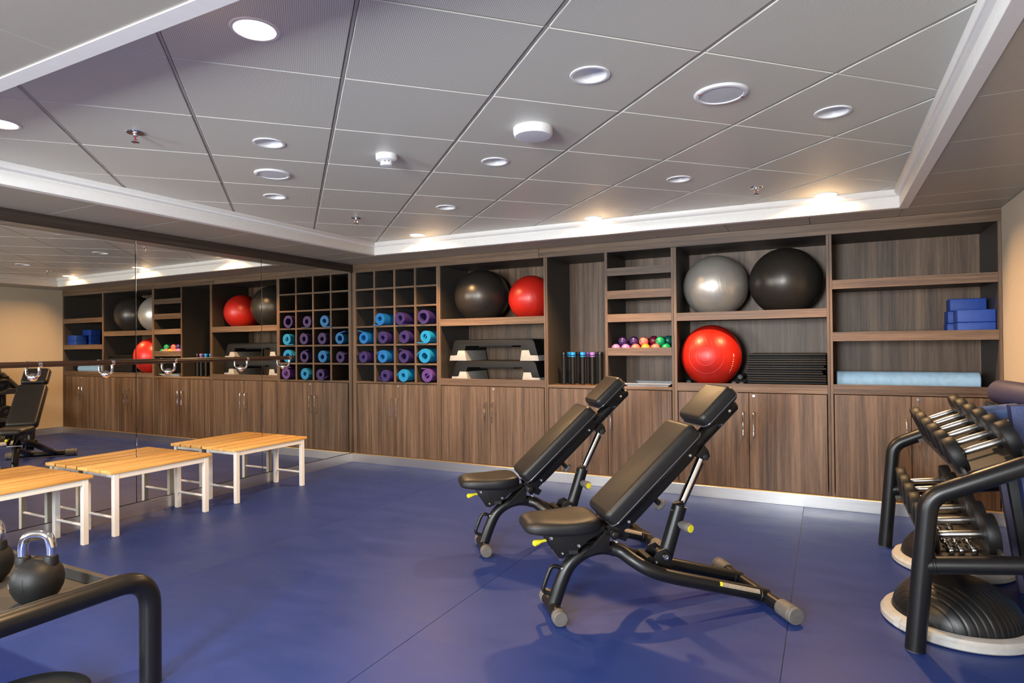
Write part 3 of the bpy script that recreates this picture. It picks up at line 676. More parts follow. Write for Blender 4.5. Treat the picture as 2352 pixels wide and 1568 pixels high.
# ------------------------------------------------------------------ hex dumbbells and mat stack
def hexbell(x, z, y, label):
    t = thing('hex_dumbbell', label, 'dumbbell', (x, y + .1, z - .0243), 'hex dumbbells behind the red ball')
    hx = [(.028 * math.cos(R(60 * k)), .028 * math.sin(R(60 * k))) for k in range(6)]
    for a, b in ((y, y + .06), (y + .17, y + .23)):
        MB().prism(hx, lambda p, q, d: (x + p, d, z + q), a, b, .005).build('hex_head', RUBBER, t)
    MB().cyl((x, y + .058, z), (x, y + .172, z), .013, 16).build('handle', KNURL, t)
    hs = [(.0165 * math.cos(R(60 * k)), .0165 * math.sin(R(60 * k))) for k in range(6)]
    MB().prism(hs, lambda p, q, d: (x + p, d, z + q), y - .0015, y + .002).build('face_plate', GREYRUB, t)
for x, z, y, l in [(3.796, .8825, .10, 'black hex dumbbell low beside the red ball'), (3.8535, .8825, .10, 'black hex dumbbell low beside the black mats'), (3.8235, .9312, .255, 'black hex dumbbell on top of two others'), (3.425, .8825, .21, 'black hex dumbbell behind the red ball on the mirror side')]:
    hexbell(x, z, y, l)
ORD = ['top', 'second', 'third', 'fourth', 'fifth', 'sixth', 'seventh', 'eighth', 'ninth', 'tenth', 'eleventh', 'twelfth', 'thirteenth', 'fourteenth', 'lowest']
zz = .8585; nst = 15
for k in range(nst):
    h = .0177; i = nst - 1 - k; dx = [0, 0, .004, 0, .001, -.012, -.006, -.013, -.010, -.004, 0, .002, 0, .001, .003][i]; w2 = [0, 0, 0, 0, 0, .010, .0, .022, .018, 0, 0, 0, 0, 0, 0][i]
    m = MB().box(3.902 + dx, 4.447 + min(dx, 0) * .3 - w2, .055 + random.uniform(-.006, .006), .50, zz, zz + h - .0022, .005, 2)
    tag(m.build('exercise_mat', RUBBER), ('%s thin black mat' % ORD[i]) + (' of the stack beside the red ball' if i in (0, 14) else ' from the top of the stack beside the red ball'), 'mat', 'thin black mats in the stack'); zz += h

# ------------------------------------------------------------------ end cabinet: blocks and roller
for x0, y0, z0, l in [(5.236, .055, 1.2425, 'blue yoga block in the lower front of the pile'), (5.236, .055, 1.3285, 'blue yoga block in the upper front of the pile'), (5.205, .235, 1.2425, 'blue yoga block low at the back of the pile'), (5.209, .235, 1.3285, 'blue yoga block in the middle at the back of the pile'), (5.224, .25, 1.4145, 'blue yoga block lying on top of the pile')]:
    tag(MB().box(x0, x0 + .211, y0, y0 + .145, z0, z0 + .0855, .006, 3).build('yoga_block', BLOCK), l, 'yoga block', 'blue yoga blocks on the shelf')
tag(MB().lathe([(0, 0), (.012, 0), (.014, .01), (.016, 0), (.056, 0), (.062, .005), (.062, .860), (.056, .865), (.016, .865), (.014, .855), (0, .855)], (4.515, .21, .9275), (1, 0, 0), 36).build('foam_roller', FOAM), 'long pale blue foam roller on the counter of the end cabinet', 'foam roller')

# ------------------------------------------------------------------ slatted benches along the mirror
def slat_bench(y0, y1, label):
    t = thing('slat_bench', label, 'bench', (.20, (y0 + y1) / 2, 0), 'slatted benches under the mirror')
    zt = .424
    for a in (.007, .137, .267):
        s = MB().box(a, a + .116, y0, y1, zt - .022, zt, .004, 2).build('slat', PINE, t)
        for yy in (y0 + .065, y1 - .065): MB().lathe([(0, .0006), (.004, .0006), (.0045, 0)], (a + .057, yy, zt), n=12).build('screw', STEEL, s)
    ya, yb = y0 + .025, y1 - .025; q = .033
    for x in (.028, .343):
        for yy in (ya, yb - q): MB().box(x, x + q, yy, yy + q, 0, zt - .0225, .002).build('leg', LEGWHITE, t)
        MB().box(x + .002, x + q - .002, ya + q, yb - q, zt - .0225 - .034, zt - .0225, .002).build('side_rail', LEGWHITE, t)
    for yy in (ya + q / 2, yb - q / 2):
        MB().box(.028 + q, .343, yy - .009, yy + .009, zt - .050, zt - .026, .002).build('end_rail', LEGWHITE, t)
        MB().cyl((.028 + q, yy, .118), (.343, yy, .118), .0085, 14).build('stretcher', LEGWHITE, t)
slat_bench(-1.765, -1.016, 'slatted wooden bench with white legs closest to the cabinets')
slat_bench(-2.680, -1.952, 'slatted wooden bench with white legs in the middle of the row')
slat_bench(-3.520, -2.782, 'slatted wooden bench with white legs behind the kettlebells')

# ------------------------------------------------------------------ ballet barre on the mirror
t = thing('ballet_barre', 'dark round ballet barre on chrome brackets across the mirror', 'barre', (0, -2.4, 1.02))
XB, ZB = .075, 1.112
MB().tube([(XB, -3.95, ZB), (XB, -3.94, ZB), (XB, -.888, ZB), (XB, -.882, ZB), (XB, -.880, ZB)], [.016, .017, .017, .0155, .008], 20).build('rail', BARREWOOD, t)
for y in (-3.55, -2.93, -2.49, -2.035, -1.385, -.925):
    b = MB().tube(catmull([(XB, y, ZB - .018), (XB, y, ZB - .045), (XB - .010, y, ZB - .068), (.035, y, 1.032), (.010, y, 1.030)], 6), [.0085] * 24 + [.009], 14).build('bracket', CHROME, t)
    MB().lathe([(.0195, -.011), (.0205, -.008), (.0205, .008), (.0195, .011), (.0175, .011), (.0175, -.011), (.0195, -.011)], (XB, y, ZB), (0, 1, 0), 24).build('collar', CHROME, b)
    MB().lathe([(.0, .030), (.012, .027), (.022, .018), (.027, .008), (.028, .0)], (.0005, y, 1.030), (1, 0, 0), 24).build('flange', CHROME, b)

# ------------------------------------------------------------------ adjustable weight benches (local frame: s forward, t sideways, z up)
TH = R(43); UU = Vector((math.cos(TH), 0, math.sin(TH))); VV = Vector((-math.sin(TH), 0, math.cos(TH))); OO = Vector((.25, 0, .36))
def UV(u, v, t=0.0): return OO + UU * u + VV * v + Vector((0, t, 0))
def uvm(u, v): m_ = Matrix((UU, Vector((0, 1, 0)), VV)).transposed().to_4x4(); m_.translation = UV(u, v); return m_
def bolt(parent, p, d, r=.008, name='bolt'):
    MB().lathe([(0, .002), (r * .45, .002), (r * .5, .005), (r * .9, .0045), (r, .002), (r, -.002)], p, d, 16).build(name, STEEL, parent)
def weight_bench(label):
    T = thing('weight_bench', label, 'weight bench', (0, 0, 0), 'adjustable weight benches on the floor')
    # front foot
    cb_ = MB().cyl((0, -.10, .033), (0, .10, .033), .029, 20).build('front_crossbar', BLACK, T)
    for s in (-1, 1):
        MB().lathe([(.030, 0), (.033, .002), (.034, .020), (.0305, .022), (.0305, .025), (.033, .027), (.033, .040), (.029, .045), (0, .046)], (0, s * .093, .0345), (0, s, 0), 28).build('foot_cap', GREYRUB, cb_)
    # front post curving into the frame, then two rails
    MB().tube(catmull([(.0, 0, .036), (.043, 0, .151), (.083, 0, .222), (.150, 0, .268), (.224, 0, .282), (.300, 0, .270)], 7), .031, 20).build('front_post', BLACK, T)
    MB().lathe([(.0315, -.006), (.034, -.004), (.034, .004), (.0315, .006)], (.285, 0, .2735), (.98, 0, -.19), 24).build('weld_ring', BLACK, T)
    for s in (-1, 1):
        rl = MB().tube(catmull([(.275, 0, .275), (.318, s * .020, .262), (.365, s * .066, .230), (.43, s * .100, .196), (.52, s * .110, .166), (.70, s * .110, .118), (.985, s * .110, .043)], 7), .0305, 18).build('rail', BLACK, T)
        MB().lathe([(.0305, -.005), (.033, -.003), (.033, .003), (.0305, .005)], (.945, s * .110, .0535), (.966, 0, -.254), 24).build('weld_ring', BLACK, rl)
    rb = MB().cyl((.983, -.225, .037), (.983, .225, .037), .030, 20).build('rear_crossbar', BLACK, T)
    for s in (-1, 1):
        MB().lathe([(.031, 0), (.0355, .003), (.0365, .060), (.0375, .086), (.034, .089), (.034, .093), (.0375, .095), (.0375, .104), (.034, .109), (.004, .110), (.0035, .106), (0, .106)], (.983, s * .217, .0377), (0, s, 0), 30).build('foot_cap', GREYRUB, rb)
    # label on the camera-side rail (flat sticker following the tube)
    m = MB(); g = []
    for k in range(9):
        f = k / 8; p = Vector((.735 + .195 * f, -.110, .1088 - .0513 * f)); row = []
        for a in (-72, -60, -48, -36):
            n_ = Vector((.255 * math.cos(R(a + 90)), math.sin(R(a)), .966 * math.cos(R(a + 90)))) if False else Vector((0.245 * math.cos(R(a)) , math.sin(R(a)), .967 * math.cos(R(a))))
            row.append(m.bm.verts.new(p + n_ * .0312))
        g.append(row)
    for A, B in zip(g, g[1:]):
        for k in range(3): m.bm.faces.new((A[k], A[k + 1], B[k + 1], B[k]))
    lb = m.build('warning_label', LABEL, T)
    m = MB(); g = []
    for f in (-.01, .055):
        p = Vector((.735 + .195 * f, -.110, .1088 - .0513 * f)); g.append([m.bm.verts.new(p + Vector((.245 * math.cos(R(a)), math.sin(R(a)), .967 * math.cos(R(a)))) * .0317) for a in (-72, -60, -48, -36)])
    for k in range(3): m.bm.faces.new((g[0][k], g[0][k + 1], g[1][k + 1], g[1][k]))
    m.build('warning_stripe', YELLOW, lb)['label'] = 'yellow end of the warning label'
    # telescopic strut
    a, b, c = Vector((.527, 0, .170)), Vector((.613, 0, .452)), Vector((.722, 0, .668))
    a = Vector((.515, 0, .150)); d = (b - a).normalized()
    st = MB().tube([a, b - d * .012, b - d * .002, b, b - d * .001], [.034, .034, .0345, .033, .024], 26).build('strut_sleeve', BLACK, T)
    bolt(st, b - d * .03 + Vector((-.033, -.008, .01)), (-.95, -.2, .25), .004)
    ch = MB().tube([b - d * .03, c], .0195, 22).build('strut_rod', CHROME, T)
    e = (c - b).normalized(); sl = MB()
    nrm = Vector((e.z, 0, -e.x)); nrm = (nrm * .62 + Vector((0, -.78, 0))).normalized(); sd = e.cross(nrm)
    p0, p1 = b + e * .01, c - e * .02
    vs = [sl.bm.verts.new(p + nrm * .0192 + sd * s * .0085) for p in (p0, p1) for s in (-1, 1)] + [sl.bm.verts.new(p + nrm * .0215 + sd * s * .0085) for p in (p0, p1) for s in (-1, 1)]
    for q in ((0, 1, 3, 2), (4, 6, 7, 5), (0, 4, 5, 1), (2, 3, 7, 6), (0, 2, 6, 4), (1, 5, 7, 3)): sl.bm.faces.new([vs[i] for i in q])
    sl.build('slotted_strip', BLACK, ch)
    for k in range(4): MB().lathe([(0, .0008), (.0045, .0008), (.005, 0)], p0.lerp(p1, .12 + .24 * k) + nrm * .0215, nrm, 12).build('adjusting_hole', BLACKM, ch)
    pn = d * .235 + a + Vector((0.01, -.030, 0)); o_ = Vector((.35, -.93, -.10)).normalized()
    kb = MB().lathe([(.012, -.01), (.013, .006), (.019, .012), (.020, .035), (.0225, .048), (.0225, .062), (.020, .066), (0, .0665)], pn, o_, 26).build('release_knob', GREYRUB, T)
    MB().lathe([(.0175, .0660), (.0175, .0685), (0, .0690)], pn, o_, 24).build('knob_cap', YELLOW, kb)['label'] = 'yellow cap'
    # pivot at the bottom of the strut
    m = MB()
    for s in (-1, 1): m.prism([(.455, .225), (.475, .262), (.510, .272), (.540, .245), (.553, .165), (.50, .170)], lambda p, q, dd: (p, dd, q), s * .050 - .004, s * .050 + .004, .0015)
    pv = m.build('pivot_bracket', BLACK, T); pv['kind'] = 'stuff'
    MB().cyl((.512, -.066, .238), (.512, .066, .238), .016, 18, .003).build('pivot_pin', BLACK, pv)
    MB().tube([(.44, -.058, .226), (.44, .058, .226)], .019, 16).build('cross_tube', BLACK, T)
    bolt(pv, (.470, -.0545, .215), (0, -1, 0), .006); bolt(pv, (.512, -.067, .238), (0, -1, 0), .013)
    # backrest: beam, side plates, cushion, headrest
    MB().tube([UV(-.005, -.030), UV(.83, -.030)], [.034, .034], 22).build('back_beam', BLACK, T)
    MB().lathe([(.0345, 0), (.034, .012), (.026, .022), (0, .026)], UV(.83, -.03), UU, 22).build('beam_cap', BLACK, T)
    for s in (-1, 1):
        sp = MB().prism([(.035, .040), (.585, .036), (.56, -.035), (.50, -.048), (.11, -.050), (.05, -.038)], lambda p, q, dd: UV(p, q, dd), s * .056 - .002, s * .056 + .002, .001).build('side_plate', BLACK, T)
        bolt(sp, UV(.509, -.022, s * .0585), (0, s, 0)); bolt(sp, UV(.097, -.026, s * .0585), (0, s, 0))
        hp = MB().prism([(.655, .032), (.835, .032), (.82, -.020), (.79, -.045), (.73, -.042)], lambda p, q, dd: UV(p, q, dd), s * .042 - .002, s * .042 + .002, .001).build('head_plate', BLACK, T)
        bolt(hp, UV(.795, -.020, s * .0445), (0, s, 0))
    bk = MB().pad(.575, .262, .066, uvm(.315, .074), .034, .027).build('back_pad', LEATHER, T, ang=60)
    MB().rim(.577, .264, .035, .0032, uvm(.315, .041)).build('piping', PIPING, bk)['label'] = 'glossy piping'
    MB().pad(.569, .256, .017, uvm(.315, .0325), .033, .004, .012).build('pad_base', LEATHER, bk)
    hd = MB().pad(.222, .238, .052, uvm(.750, .067), .034, .024).build('headrest', LEATHER, T, ang=60)
    MB().rim(.224, .240, .035, .003, uvm(.750, .041)).build('piping', PIPING, hd)['label'] = 'glossy piping'
    MB().pad(.216, .232, .017, uvm(.750, .0325), .033, .004, .012).build('pad_base', LEATHER, hd)
    eb = MB().prism([(.712, -.049), (.757, -.049), (.757, -.032), (.712, -.032)], lambda p, q, dd: UV(p, q, dd), -.0345, -.0335).build('maker_plate', plain('badge_navy', (.01, .015, .05), .3), T)
    eb.location.y -= .0; eb['label'] = 'small dark badge with a yellow mark'
    MB().prism([(.726, -.044), (.744, -.044), (.744, -.038), (.726, -.038)], lambda p, q, dd: UV(p, q, dd), -.0352, -.0346).build('yellow_mark', YELLOW, eb)
    # strut bracket under the beam
    m = MB()
    for s in (-1, 1): m.prism([(.535, -.058), (.600, -.052), (.598, -.085), (.585, -.112), (.562, -.116), (.548, -.095)], lambda p, q, dd: UV(p, q, dd), s * .026 - .004, s * .026 + .004, .001)
    sb = m.build('strut_bracket', BLACK, T); sb['kind'] = 'stuff'
    MB().cyl(UV(.566, -.098, -.036), UV(.566, -.098, .036), .0145, 18, .003).build('strut_pin', BLACKM, sb)
    # knob under the beam
    kk = MB().cyl(UV(.262, -.060), UV(.262, -.100), .0125, 16).build('locking_stem', BLACK, T)
    MB().lathe([(0, 0), (.026, 0), (.029, .004), (.029, .014), (.025, .018), (.008, .018), (.006, .021), (0, .021)], UV(.262, -.100), -VV, 8).build('locking_knob', GREYRUB, kk)
    # hinge and gussets
    hg = MB().tube([(.262, -.085, .364), (.262, .085, .364)], .0125, 16).build('hinge_tube', BLACK, T)
    MB().cyl((.262, -.085, .364), (.262, -.105, .364), .017, 18, .003).build('hinge_pin', BLACK, hg)
    m = MB()
    for k in range(5): m.lathe([(.0125, -.003), (.0155, -.002), (.0155, .002), (.0125, .003)], (.262, -.07 + .035 * k, .364), (0, 1, 0), 18)
    m.build('hinge_rings', BLACK, hg)['kind'] = 'stuff'
    for s in (-1, 1):
        MB().prism([(.125, .262), (.150, .262), (.20, .278), (.250, .276), (.256, .366), (.236, .372)], lambda p, q, dd: (p, dd, q), s * .043 - .003, s * .043 + .003, .001).build('gusset', BLACK, T)
        MB().prism([(.235, .398), (.262, .345), (.325, .318), (.345, .345), (.300, .382)], lambda p, q, dd: (p, dd, q), s * .050 - .003, s * .050 + .003, .001).build('hinge_plate', BLACK, T)
        bp = MB().prism([(-.055, .392), (-.045, .356), (.010, .272), (.030, .266), (.055, .275), (.110, .302), (.150, .338), (.225, .374), (.225, .395)], lambda p, q, dd: (p, dd, q), s * .055 - .003, s * .055 + .003, .001).build('seat_bracket', BLACK, T)
        for p, r_ in (((-.020, .357), .0085), ((.105, .316), .008), ((.030, .288), .0055)): bolt(bp, (p[0], s * .0585, p[1]), (0, s, 0), r_)
    bolt(T, (.296, -.012, .306), (0, -1, .2), .007)
    MB().box(.285, .300, -.007, .007, .300, .345, .002).build('link', STEEL, T)
    MB().cyl((.020, -.062, .262), (.020, .062, .262), .0055, 12).build('stop_pin', STEEL, T)
    MB().box(.060, .100, -.067, -.053, .283, .302, .002, mtx=None).build('stop_block', BLACKM, T)
    # seat cushion
    ms = Matrix.Translation((.034, 0, .410)) @ Matrix.Rotation(R(-2), 4, 'Y')
    m = MB(); rings = []; NL_, NC = 30, 44; LS = .345
    for i in range(NL_ + 1):
        g = -math.cos(math.pi * i / NL_); x = g * LS / 2; l = (g + 1) / 2
        e = max(1 - abs(g) ** 5, 0) ** (1 / 3.2)
        wd = (.105 + .037 * min(1, l / .62) ** .8 - .030 * max(0, (l - .70) / .30) ** 1.6) * (.45 + .55 * e)
        top = (.036 + .006 * math.cos(l * 5.2)) * e; bot = (-.038 + .016 * max(0, .45 - l) / .45) * e
        row = []
        for k in range(NC):
            q = 2 * math.pi * k / NC; cy_, cz_ = math.cos(q), math.sin(q)
            y = wd * math.copysign(abs(cy_) ** .55, cy_); z = (top if cz_ > 0 else -bot) * math.copysign(abs(cz_) ** .55, cz_)
            if cz_ > 0: z += .010 * l * (abs(y) / .14) ** 2 * e
            row.append(m.bm.verts.new(ms @ Vector((x, y, z))))
        rings.append(row)
    for A, B in zip(rings, rings[1:]):
        for k in range(NC): m.bm.faces.new((A[k], A[(k + 1) % NC], B[(k + 1) % NC], B[k]))
    bmesh.ops.remove_doubles(m.bm, verts=m.bm.verts[:], dist=.0004)
    m.build('seat', LEATHER, T, ang=70)
    # yellow seat lever and transport handle
    lv = MB().tube([(-.035, -.030, .342), (-.060, -.034, .340), (-.075, -.036, .337), (-.090, -.036, .334), (-.098, -.036, .333)], [.006, .007, .012, .014, .007], 14).build('seat_lever', YELLOW, T); lv['label'] = 'yellow lever'
    hh = MB().tube(fillet([(.052, -.0, .198), (-.004, -.0, .222), (-.052, -.0, .104), (.012, -.0, .090)], .026, 5), .0095, 14).build('transport_handle', BLACK, T)
    for p in ((.042, -.012, .203), (.004, -.012, .092)): bolt(hh, p, (-.4, -.9, 0), .007)
    return T
wb = weight_bench('black incline weight bench in front, nearest the camera')
wb.location = (3.347, -2.472, 0); wb.rotation_euler = (0, 0, R(37.9))
w2 = dup(wb, (2.640, -1.862, 0), (0, 0, R(38.4)), 'black incline weight bench farther back, towards the cabinets')

# ------------------------------------------------------------------ dumbbell rack by the right wall
RK = thing('dumbbell_rack', 'black tubular two-tier dumbbell rack along the beige wall', 'dumbbell rack', (5.08, -1.46, 0))
SL = math.atan2(.118, .268)
for y in (-.772, -2.152):
    p = [(4.742, y, .004), (4.792, y, .600), (5.085, y, .742), (5.395, y, .880)]
    fr = MB().tube(fillet(p, .10, 8) + [], .0355, 22).build('side_frame', BLACK, RK)
    MB().tube([(5.385, y, .866), (5.385, y, .004)], .0355, 20).build('rear_leg', BLACK, fr)
    for x in (4.742, 5.385): MB().cyl((x, y, 0), (x, y, .006), .030, 20).build('foot_pad', GREYRUB, fr)
    MB().tube([(4.775, y, .336), (5.385, y, .424)], .0335, 20).build('lower_tube', BLACK, RK)
    MB().lathe([(.034, -.004), (.037, -.002), (.037, .004), (.034, .006)], (4.806, y, .3405), (.99, 0, .143), 24).build('weld_ring', BLACK, RK)
def rack_tier(x0, z0, sl, ys, rs, length, dy, down):
    """two scalloped carrier plates plus a floor; (x0, z0) is the middle of the handles"""
    ax_ = Vector((math.cos(sl), 0, math.sin(sl))); nn = Vector((-math.sin(sl), 0, math.cos(sl))); c0 = Vector((x0, 0, z0))
    ya, yb = -2.115, -.808; K = 180
    for s in (-1, 1):
        top = []
        for k in range(K + 1):
            y = ya + (yb - ya) * k / K; h = -.040
            for yi, r_ in zip(ys, rs):
                if abs(y - yi) < r_ + .001: h = min(h, -math.sqrt(max((r_ + .001) ** 2 - (y - yi) ** 2, 0)))
            top.append((y, h))
        poly = top + [(yb, -.112), (ya, -.112)]
        off = s * dy
        MB().prism(poly, lambda p, q, d: c0 + ax_ * (off + d) + nn * q + Vector((0, p, 0)), -.005, .005).build('cradle_plate', PAINTG, RK, smooth=False)
    m = MB()
    for y in (ya, yb):
        m.prism([(-dy - .03, -.115), (dy + .03, -.115), (dy + .03, -.100), (-dy - .03, -.100)], lambda p, q, d: c0 + ax_ * p + nn * q + Vector((0, d, 0)), y - .012, y + .012)
    m.prism([(-dy, -.112), (dy, -.112), (dy, -.108), (-dy, -.108)], lambda p, q, d: c0 + ax_ * p + nn * q + Vector((0, d, 0)), ya, yb)
    m.build('tray', PAINTG, RK, smooth=False)['kind'] = 'stuff'
def dumbbell(c, sl, r, hl, ht, label):
    t = thing('dumbbell', label, 'dumbbell', c, 'round black dumbbells on the rack')
    ax_ = Vector((math.cos(sl), 0, math.sin(sl))); c = Vector(c)
    k = MB().lathe([(.0105, -hl / 2 - .004), (.0135, -hl / 2), (.0145, -hl / 4), (.0150, 0), (.0145, hl / 4), (.0135, hl / 2), (.0105, hl / 2 + .004)], c, ax_, 22).build('handle', KNURL, t)
    for s in (-1, 1):
        h = MB().lathe([(.012, 0), (.022, .001), (.024, .006), (r * .80, .008), (r * .96, .011), (r, .017), (r, ht - .008), (r * .95, ht - .002), (r * .80, ht), (r * .74, ht - .004), (0, ht - .004)], c + ax_ * s * hl / 2, ax_ * s, 40).build('weight_head', RUBBER, t)
        MB().lathe([(0, .0012), (r * .35, .0012), (r * .38, 0)], c + ax_ * s * (hl / 2 + ht - .004), ax_ * s, 24).build('end_disc', BLACKM, h)
yu = [-.985, -1.180, -1.384, -1.588, -1.792, -1.998]; ru = [.083, .082, .076, .0755, .073, .073]
rack_tier(4.990, .788, SL, yu, ru, .24, .104, 0)
OR2 = ['farthest from the camera', 'second from the cabinets', 'third from the cabinets', 'third from the camera', 'second from the camera', 'nearest the camera']
for i, (y, r_) in enumerate(zip(yu, ru)): dumbbell((4.990, y, .802 - .0035 * i), SL, r_, .124, .056, 'black round dumbbell on the upper tier of the rack, ' + OR2[i])
yl = [-.985, -1.175, -1.370, -1.570, -1.776, -1.985]; rl_ = [.079, .079, .077, .077, .078, .078]
rack_tier(4.915, .429, R(8), yl, rl_, .26, .108, 0)
for i, (y, r_) in enumerate(zip(yl, rl_)): dumbbell((4.915, y, .4425 - .003 * i), R(8), r_, .138, .056, 'black round dumbbell on the lower tier of the rack, ' + OR2[i])
# chrome hand weights lying in the lower tray
def hand_weight(x, y, z, label):
    t = thing('hand_weight', label, 'hand weight', (x, y, z - .0155), 'chrome hand weights in the lower tray')
    MB().lathe([(.0075, -.045), (.0088, -.02), (.0092, 0), (.0088, .02), (.0075, .045)], (x, y, z), (0, 1, 0), 16).build('grip', CHROME, t)
    for s in (-1, 1):
        MB().lathe([(.008, .040), (.013, .042), (.0135, .058), (.010, .060), (.0155, .063), (.0155, .078), (.010, .081), (.0145, .084), (.0135, .092), (.008, .096), (0, .097)], (x, y, z), (0, s, 0), 20).build('chrome_head', CHROME, t)
for i, (x, y, l) in enumerate([(4.893, -1.85, 'first chrome hand weight in the near row, on the front side'), (4.928, -1.85, 'middle chrome hand weight of the near row of three'), (4.972, -1.85, 'third chrome hand weight in the near row, on the wall side'),
                                (4.896, -1.63, 'chrome hand weight farther along the tray, on the front side'), (4.940, -1.63, 'chrome hand weight farther along the tray, on the wall side'), (4.900, -1.41, 'chrome hand weight at the far end of the tray row')]):
    hand_weight(x, y, .3275 + .0155 + (x - 4.915) * .14 + .0, l)
# ------------------------------------------------------------------ balance trainers under the rack
def bosu(x, y, rot, label):
    t = thing('balance_trainer', label, 'balance dome', (x, y, 0), 'balance domes under the rack')
    r = .276
    m = MB(); prof = [(0, .012), (r - .03, .012), (r - .022, .006), (r - .006, .004), (r, .010), (r, .030), (r - .004, .034), (r - .006, .036), (r - .010, .046), (r - .034, .052), (r - .040, .052), (r - .046, .046), (0, .046)]
    n = 96; rings = []
    for rr, h in prof:
        if rr < 1e-6: rings.append([m.bm.verts.new((x, y, h))]); continue
        row = []
        for k in range(n):
            a = 2 * math.pi * k / n; q = rr
            if rr > r - .02 and h > .008:
                for nt_ in (-2.55, -.45, 1.6):
                    d = abs((a - nt_ - rot + math.pi) % (2 * math.pi) - math.pi)
                    if d < .05: q -= .012
            row.append(m.bm.verts.new((x + q * math.cos(a), y + q * math.sin(a), h)))
        rings.append(row)
    for A, B in zip(rings, rings[1:]):
        for k in range(n):
            f = ([A[k], A[(k + 1) % n]] if len(A) > 1 else [A[0]]) + ([B[(k + 1) % n], B[k]] if len(B) > 1 else [B[0]])
            m.bm.faces.new(f)
    m.build('rim', LIDGREY, t, ang=30)
    m = MB(); d = Vector((math.cos(rot + .85), math.sin(rot + .85), 0)); e = Vector((-d.y, d.x, 0)); NT, NP = 230, 64; R0 = r - .044; H = .165; rings = []
    for i in range(NT + 1):                                       # rings round the horizontal groove axis
        q = math.pi * i / NT; sx_ = R0 * math.cos(q); f = (sx_ / .0245 + .5) % 1.0
        g = -.0042 * math.exp(-((f - .5) / .10) ** 2); row = []
        for k in range(NP + 1):
            ph = math.pi * k / NP; cap = max(0.0, (math.sin(q) * math.sin(ph) - .86) / .05); gg = g * max(0.0, 1 - cap)
            p = d * sx_ + e * ((R0 + gg) * math.sin(q) * math.cos(ph)) + Vector((0, 0, (H + gg) * math.sin(q) * math.sin(ph)))
            row.append(m.bm.verts.new((x + p.x, y + p.y, .046 + p.z)))
        rings.append(row)
    for A, B in zip(rings, rings[1:]):
        for k in range(NP): m.bm.faces.new((A[k], A[k + 1], B[k + 1], B[k]))
    bmesh.ops.remove_doubles(m.bm, verts=m.bm.verts[:], dist=.00005)
    m.build('dome', BOSUK, t, ang=60)
bosu(4.925, -1.822, 0, 'black ribbed balance dome with grey rim nearer the camera under the rack')
bosu(5.035, -.995, .3, 'black ribbed balance dome with grey rim behind, near the steel skirting')

# ------------------------------------------------------------------ mats and rolls standing between rack and wall
def lean_mat(y, th, xt, zt, xb, wdt, mat, label):
    d = Vector((xb - xt, 0, -zt)); poly = [(xt, zt), (xt + wdt, zt + .012), (xb + wdt, 0), (xb, 0)]
    tag(MB().prism(poly, lambda a, b, q: (a, q, b), y, y + th, .006).build('folded_mat', mat), label, 'mat', 'mats standing behind the rack')
lean_mat(-1.30, .05, 5.165, .66, 5.255, .16, NAVY, 'thin navy mat standing farthest back behind the rack')
lean_mat(-1.37, .05, 5.185, .655, 5.272, .15, RUBBER, 'thin black mat standing between two blue mats')
lean_mat(-1.58, .045, 5.235, .67, 5.300, .15, BLUEMAT, 'bright blue vinyl mat standing in front behind the rack')
lean_mat(-1.475, .075, 5.190, .905, 5.290, .165, NAVYTEX, 'tall navy textured mat standing behind the rack')
for x, z, ye in ((5.235, .858, -1.165), (5.335, .858, -1.165), (5.20, .798, -1.31), (5.30, .812, -1.31)): MB().tube([(x, -.772, z), (x, ye, z)], .011, 12).build('rear_bar', BLACK, RK)
tag(MB().lathe([(0, 0), (.035, 0), (.0385, .004), (.0385, .150), (.035, .155), (0, .155)], (5.118, -1.245, .841), (.99, 0, .14), 26).build('wrapped_roll', PLASTIC), 'shiny plastic-wrapped blue roll behind the upper dumbbells', 'roll')
tag(MB().lathe([(0, 0), (.010, 0), (.012, .008), (.014, 0), (.060, 0), (.066, .006), (.066, .53), (.062, .536), (0, .536)], (5.285, -.845, .926), (.16, -1, -.008), 36).build('foam_roller', NAVY), 'dark navy foam roller lying on top of the rack', 'foam roller')

# ------------------------------------------------------------------ kettlebell rack in the near corner
KR = thing('kettlebell_rack', 'low black tubular rack with kettlebell tray in the near corner', 'kettlebell rack', (1.45, -3.95, 0))
for x in (2.268, .70):
    fr = MB().tube(fillet([(x, -3.622, .004), (x, -3.622, .386), (x, -4.36, .392), (x, -4.36, .004)], .115, 10), .0355, 24).build('side_frame', BLACK, KR)
    for y in (-3.622, -4.36): MB().cyl((x, y, 0), (x, y, .006), .030, 20).build('foot_pad', GREYRUB, fr)
def slab(name, mat, *b, bev=.002):
    return MB().box(*b, bev).build(name, mat, KR)
slab('tray_floor', PAINTG, .736, 2.222, -4.12, -3.722, .357, .362)
slab('tray_flange', PAINTG, .736, 2.222, -3.735, -3.715, .362, .402)
slab('tray_flange', PAINTG, .736, 2.222, -4.135, -4.115, .362, .402)
slab('tray_end', PAINTG, 2.214, 2.230, -4.135, -3.708, .357, .410)
slab('tray_end', PAINTG, .728, .744, -4.135, -3.708, .357, .410)
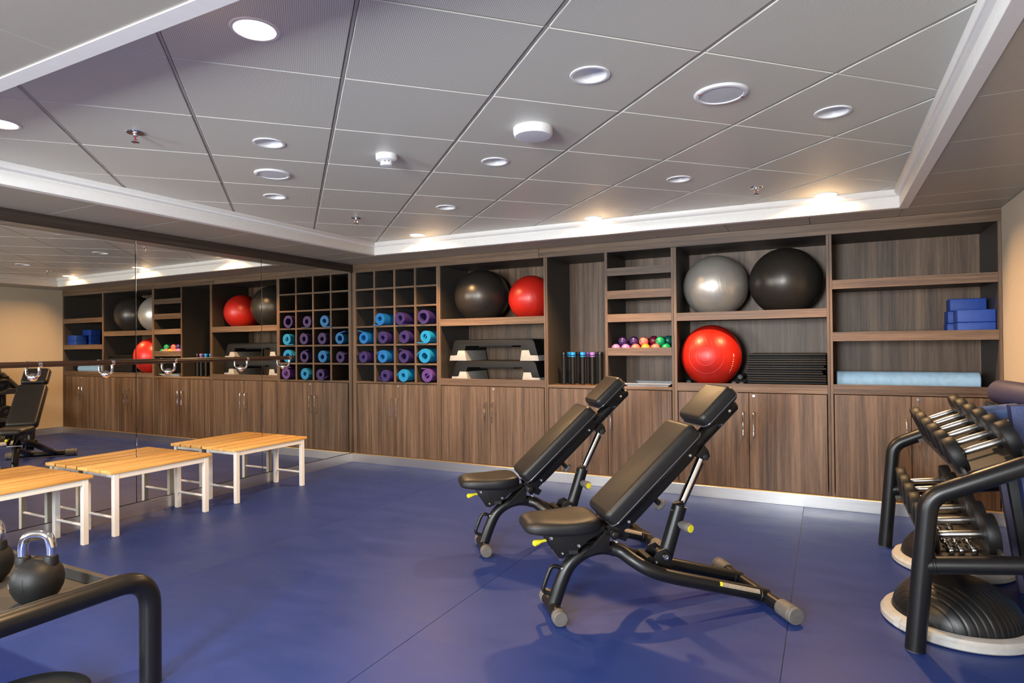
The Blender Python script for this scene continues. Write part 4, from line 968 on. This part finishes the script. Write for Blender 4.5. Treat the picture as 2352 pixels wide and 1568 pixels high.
def kettlebell(x, y, z, r, rot, label):
    t = thing('kettlebell', label, 'kettlebell', (x, y, z), 'kettlebells on the tray')
    c = Vector((x, y, z + r * .955)); rz = Matrix.Rotation(rot, 3, 'Z')
    b = MB().lathe([(0, -r * .955), (r * .50, -r * .955), (r * .62, -r * .87), (r * .82, -r * .62), (r * .96, -r * .30), (r, 0), (r * .985, r * .16), (r * .93, r * .40), (r * .80, r * .62), (r * .62, r * .79), (r * .36, r * .93), (0, r * .98)], c, n=48).build('bell', RUBBER, t)
    hw = r * .54; pts = [(-hw, 0, r * .55), (-hw * 1.05, 0, r * 1.05), (-hw * 1.03, 0, r * 1.50), (-hw * .76, 0, r * 1.88), (0, 0, r * 1.98), (hw * .76, 0, r * 1.88), (hw * 1.03, 0, r * 1.50), (hw * 1.05, 0, r * 1.05), (hw, 0, r * .55)]
    MB().tube(catmull([c + rz @ Vector(p) for p in pts], 6), r * .205, 20).build('handle', CHROME, t)['label'] = 'polished chrome handle'
    for s in (-1, 1): MB().lathe([(r * .29, -.010), (r * .29, .008), (r * .26, .018), (r * .20, .022)], c + rz @ Vector((s * hw * 1.02, 0, r * .80)), (0, 0, 1), 26).build('handle_collar', RUBBER, t)
    MB().lathe([(r * .985, -.0015), (r * 1.004, 0), (r * .985, .0015)], c, (rz @ Vector((.80, 0, .10))).normalized(), 44).build('seam', RUBBER, b)
    return t, c, rz
t, c, rz = kettlebell(2.093, -3.895, .3625, .076, R(35), 'black kettlebell with chrome handle beside the tray end')
m = MB()                                                       # small embossed emblem on the side facing the camera
for k in range(9):
    a = R(-25 + 9 * k); pass
def on_bell(az, el, k=1.006):
    return c + Vector((math.cos(az) * math.cos(el), math.sin(az) * math.cos(el), math.sin(el))) * .076 * k
AZ = R(-104)
ol = [(-.20, .10), (-.06, .075), (.02, .03), (.07, .05), (.11, .02), (.11, -.02), (.08, -.05), (.02, -.03), (-.04, -.065), (-.20, -.06)]
m.tube([on_bell(AZ + a, b - .05, 1.004) for a, b in ol], .0011, 6, closed=True)
m.build('emblem', STEEL, t)['label'] = 'small silver winged emblem'
kettlebell(1.740, -3.885, .3625, .076, R(30), 'black kettlebell with chrome handle cut by the photo edge')
kettlebell(1.405, -3.89, .3625, .076, R(28), 'black kettlebell with chrome handle out of view down the tray')
# round balance board on the floor below
t = thing('balance_board', 'round black balance board on the floor under the kettlebell rack', 'balance board', (2.072, -3.925, 0))
MB().lathe([(.150, .020), (.160, .014), (.176, .016), (.186, .028), (.184, .042), (.172, .049), (.158, .044), (.150, .036)], (2.072, -3.925, 0), n=64).build('rubber_rim', RUBBER, t)
MB().lathe([(0, .0), (.05, .002), (.12, .012), (.152, .020), (.152, .036), (.12, .038), (0, .040)], (2.072, -3.925, 0), n=48).build('board', PAINTG, t)
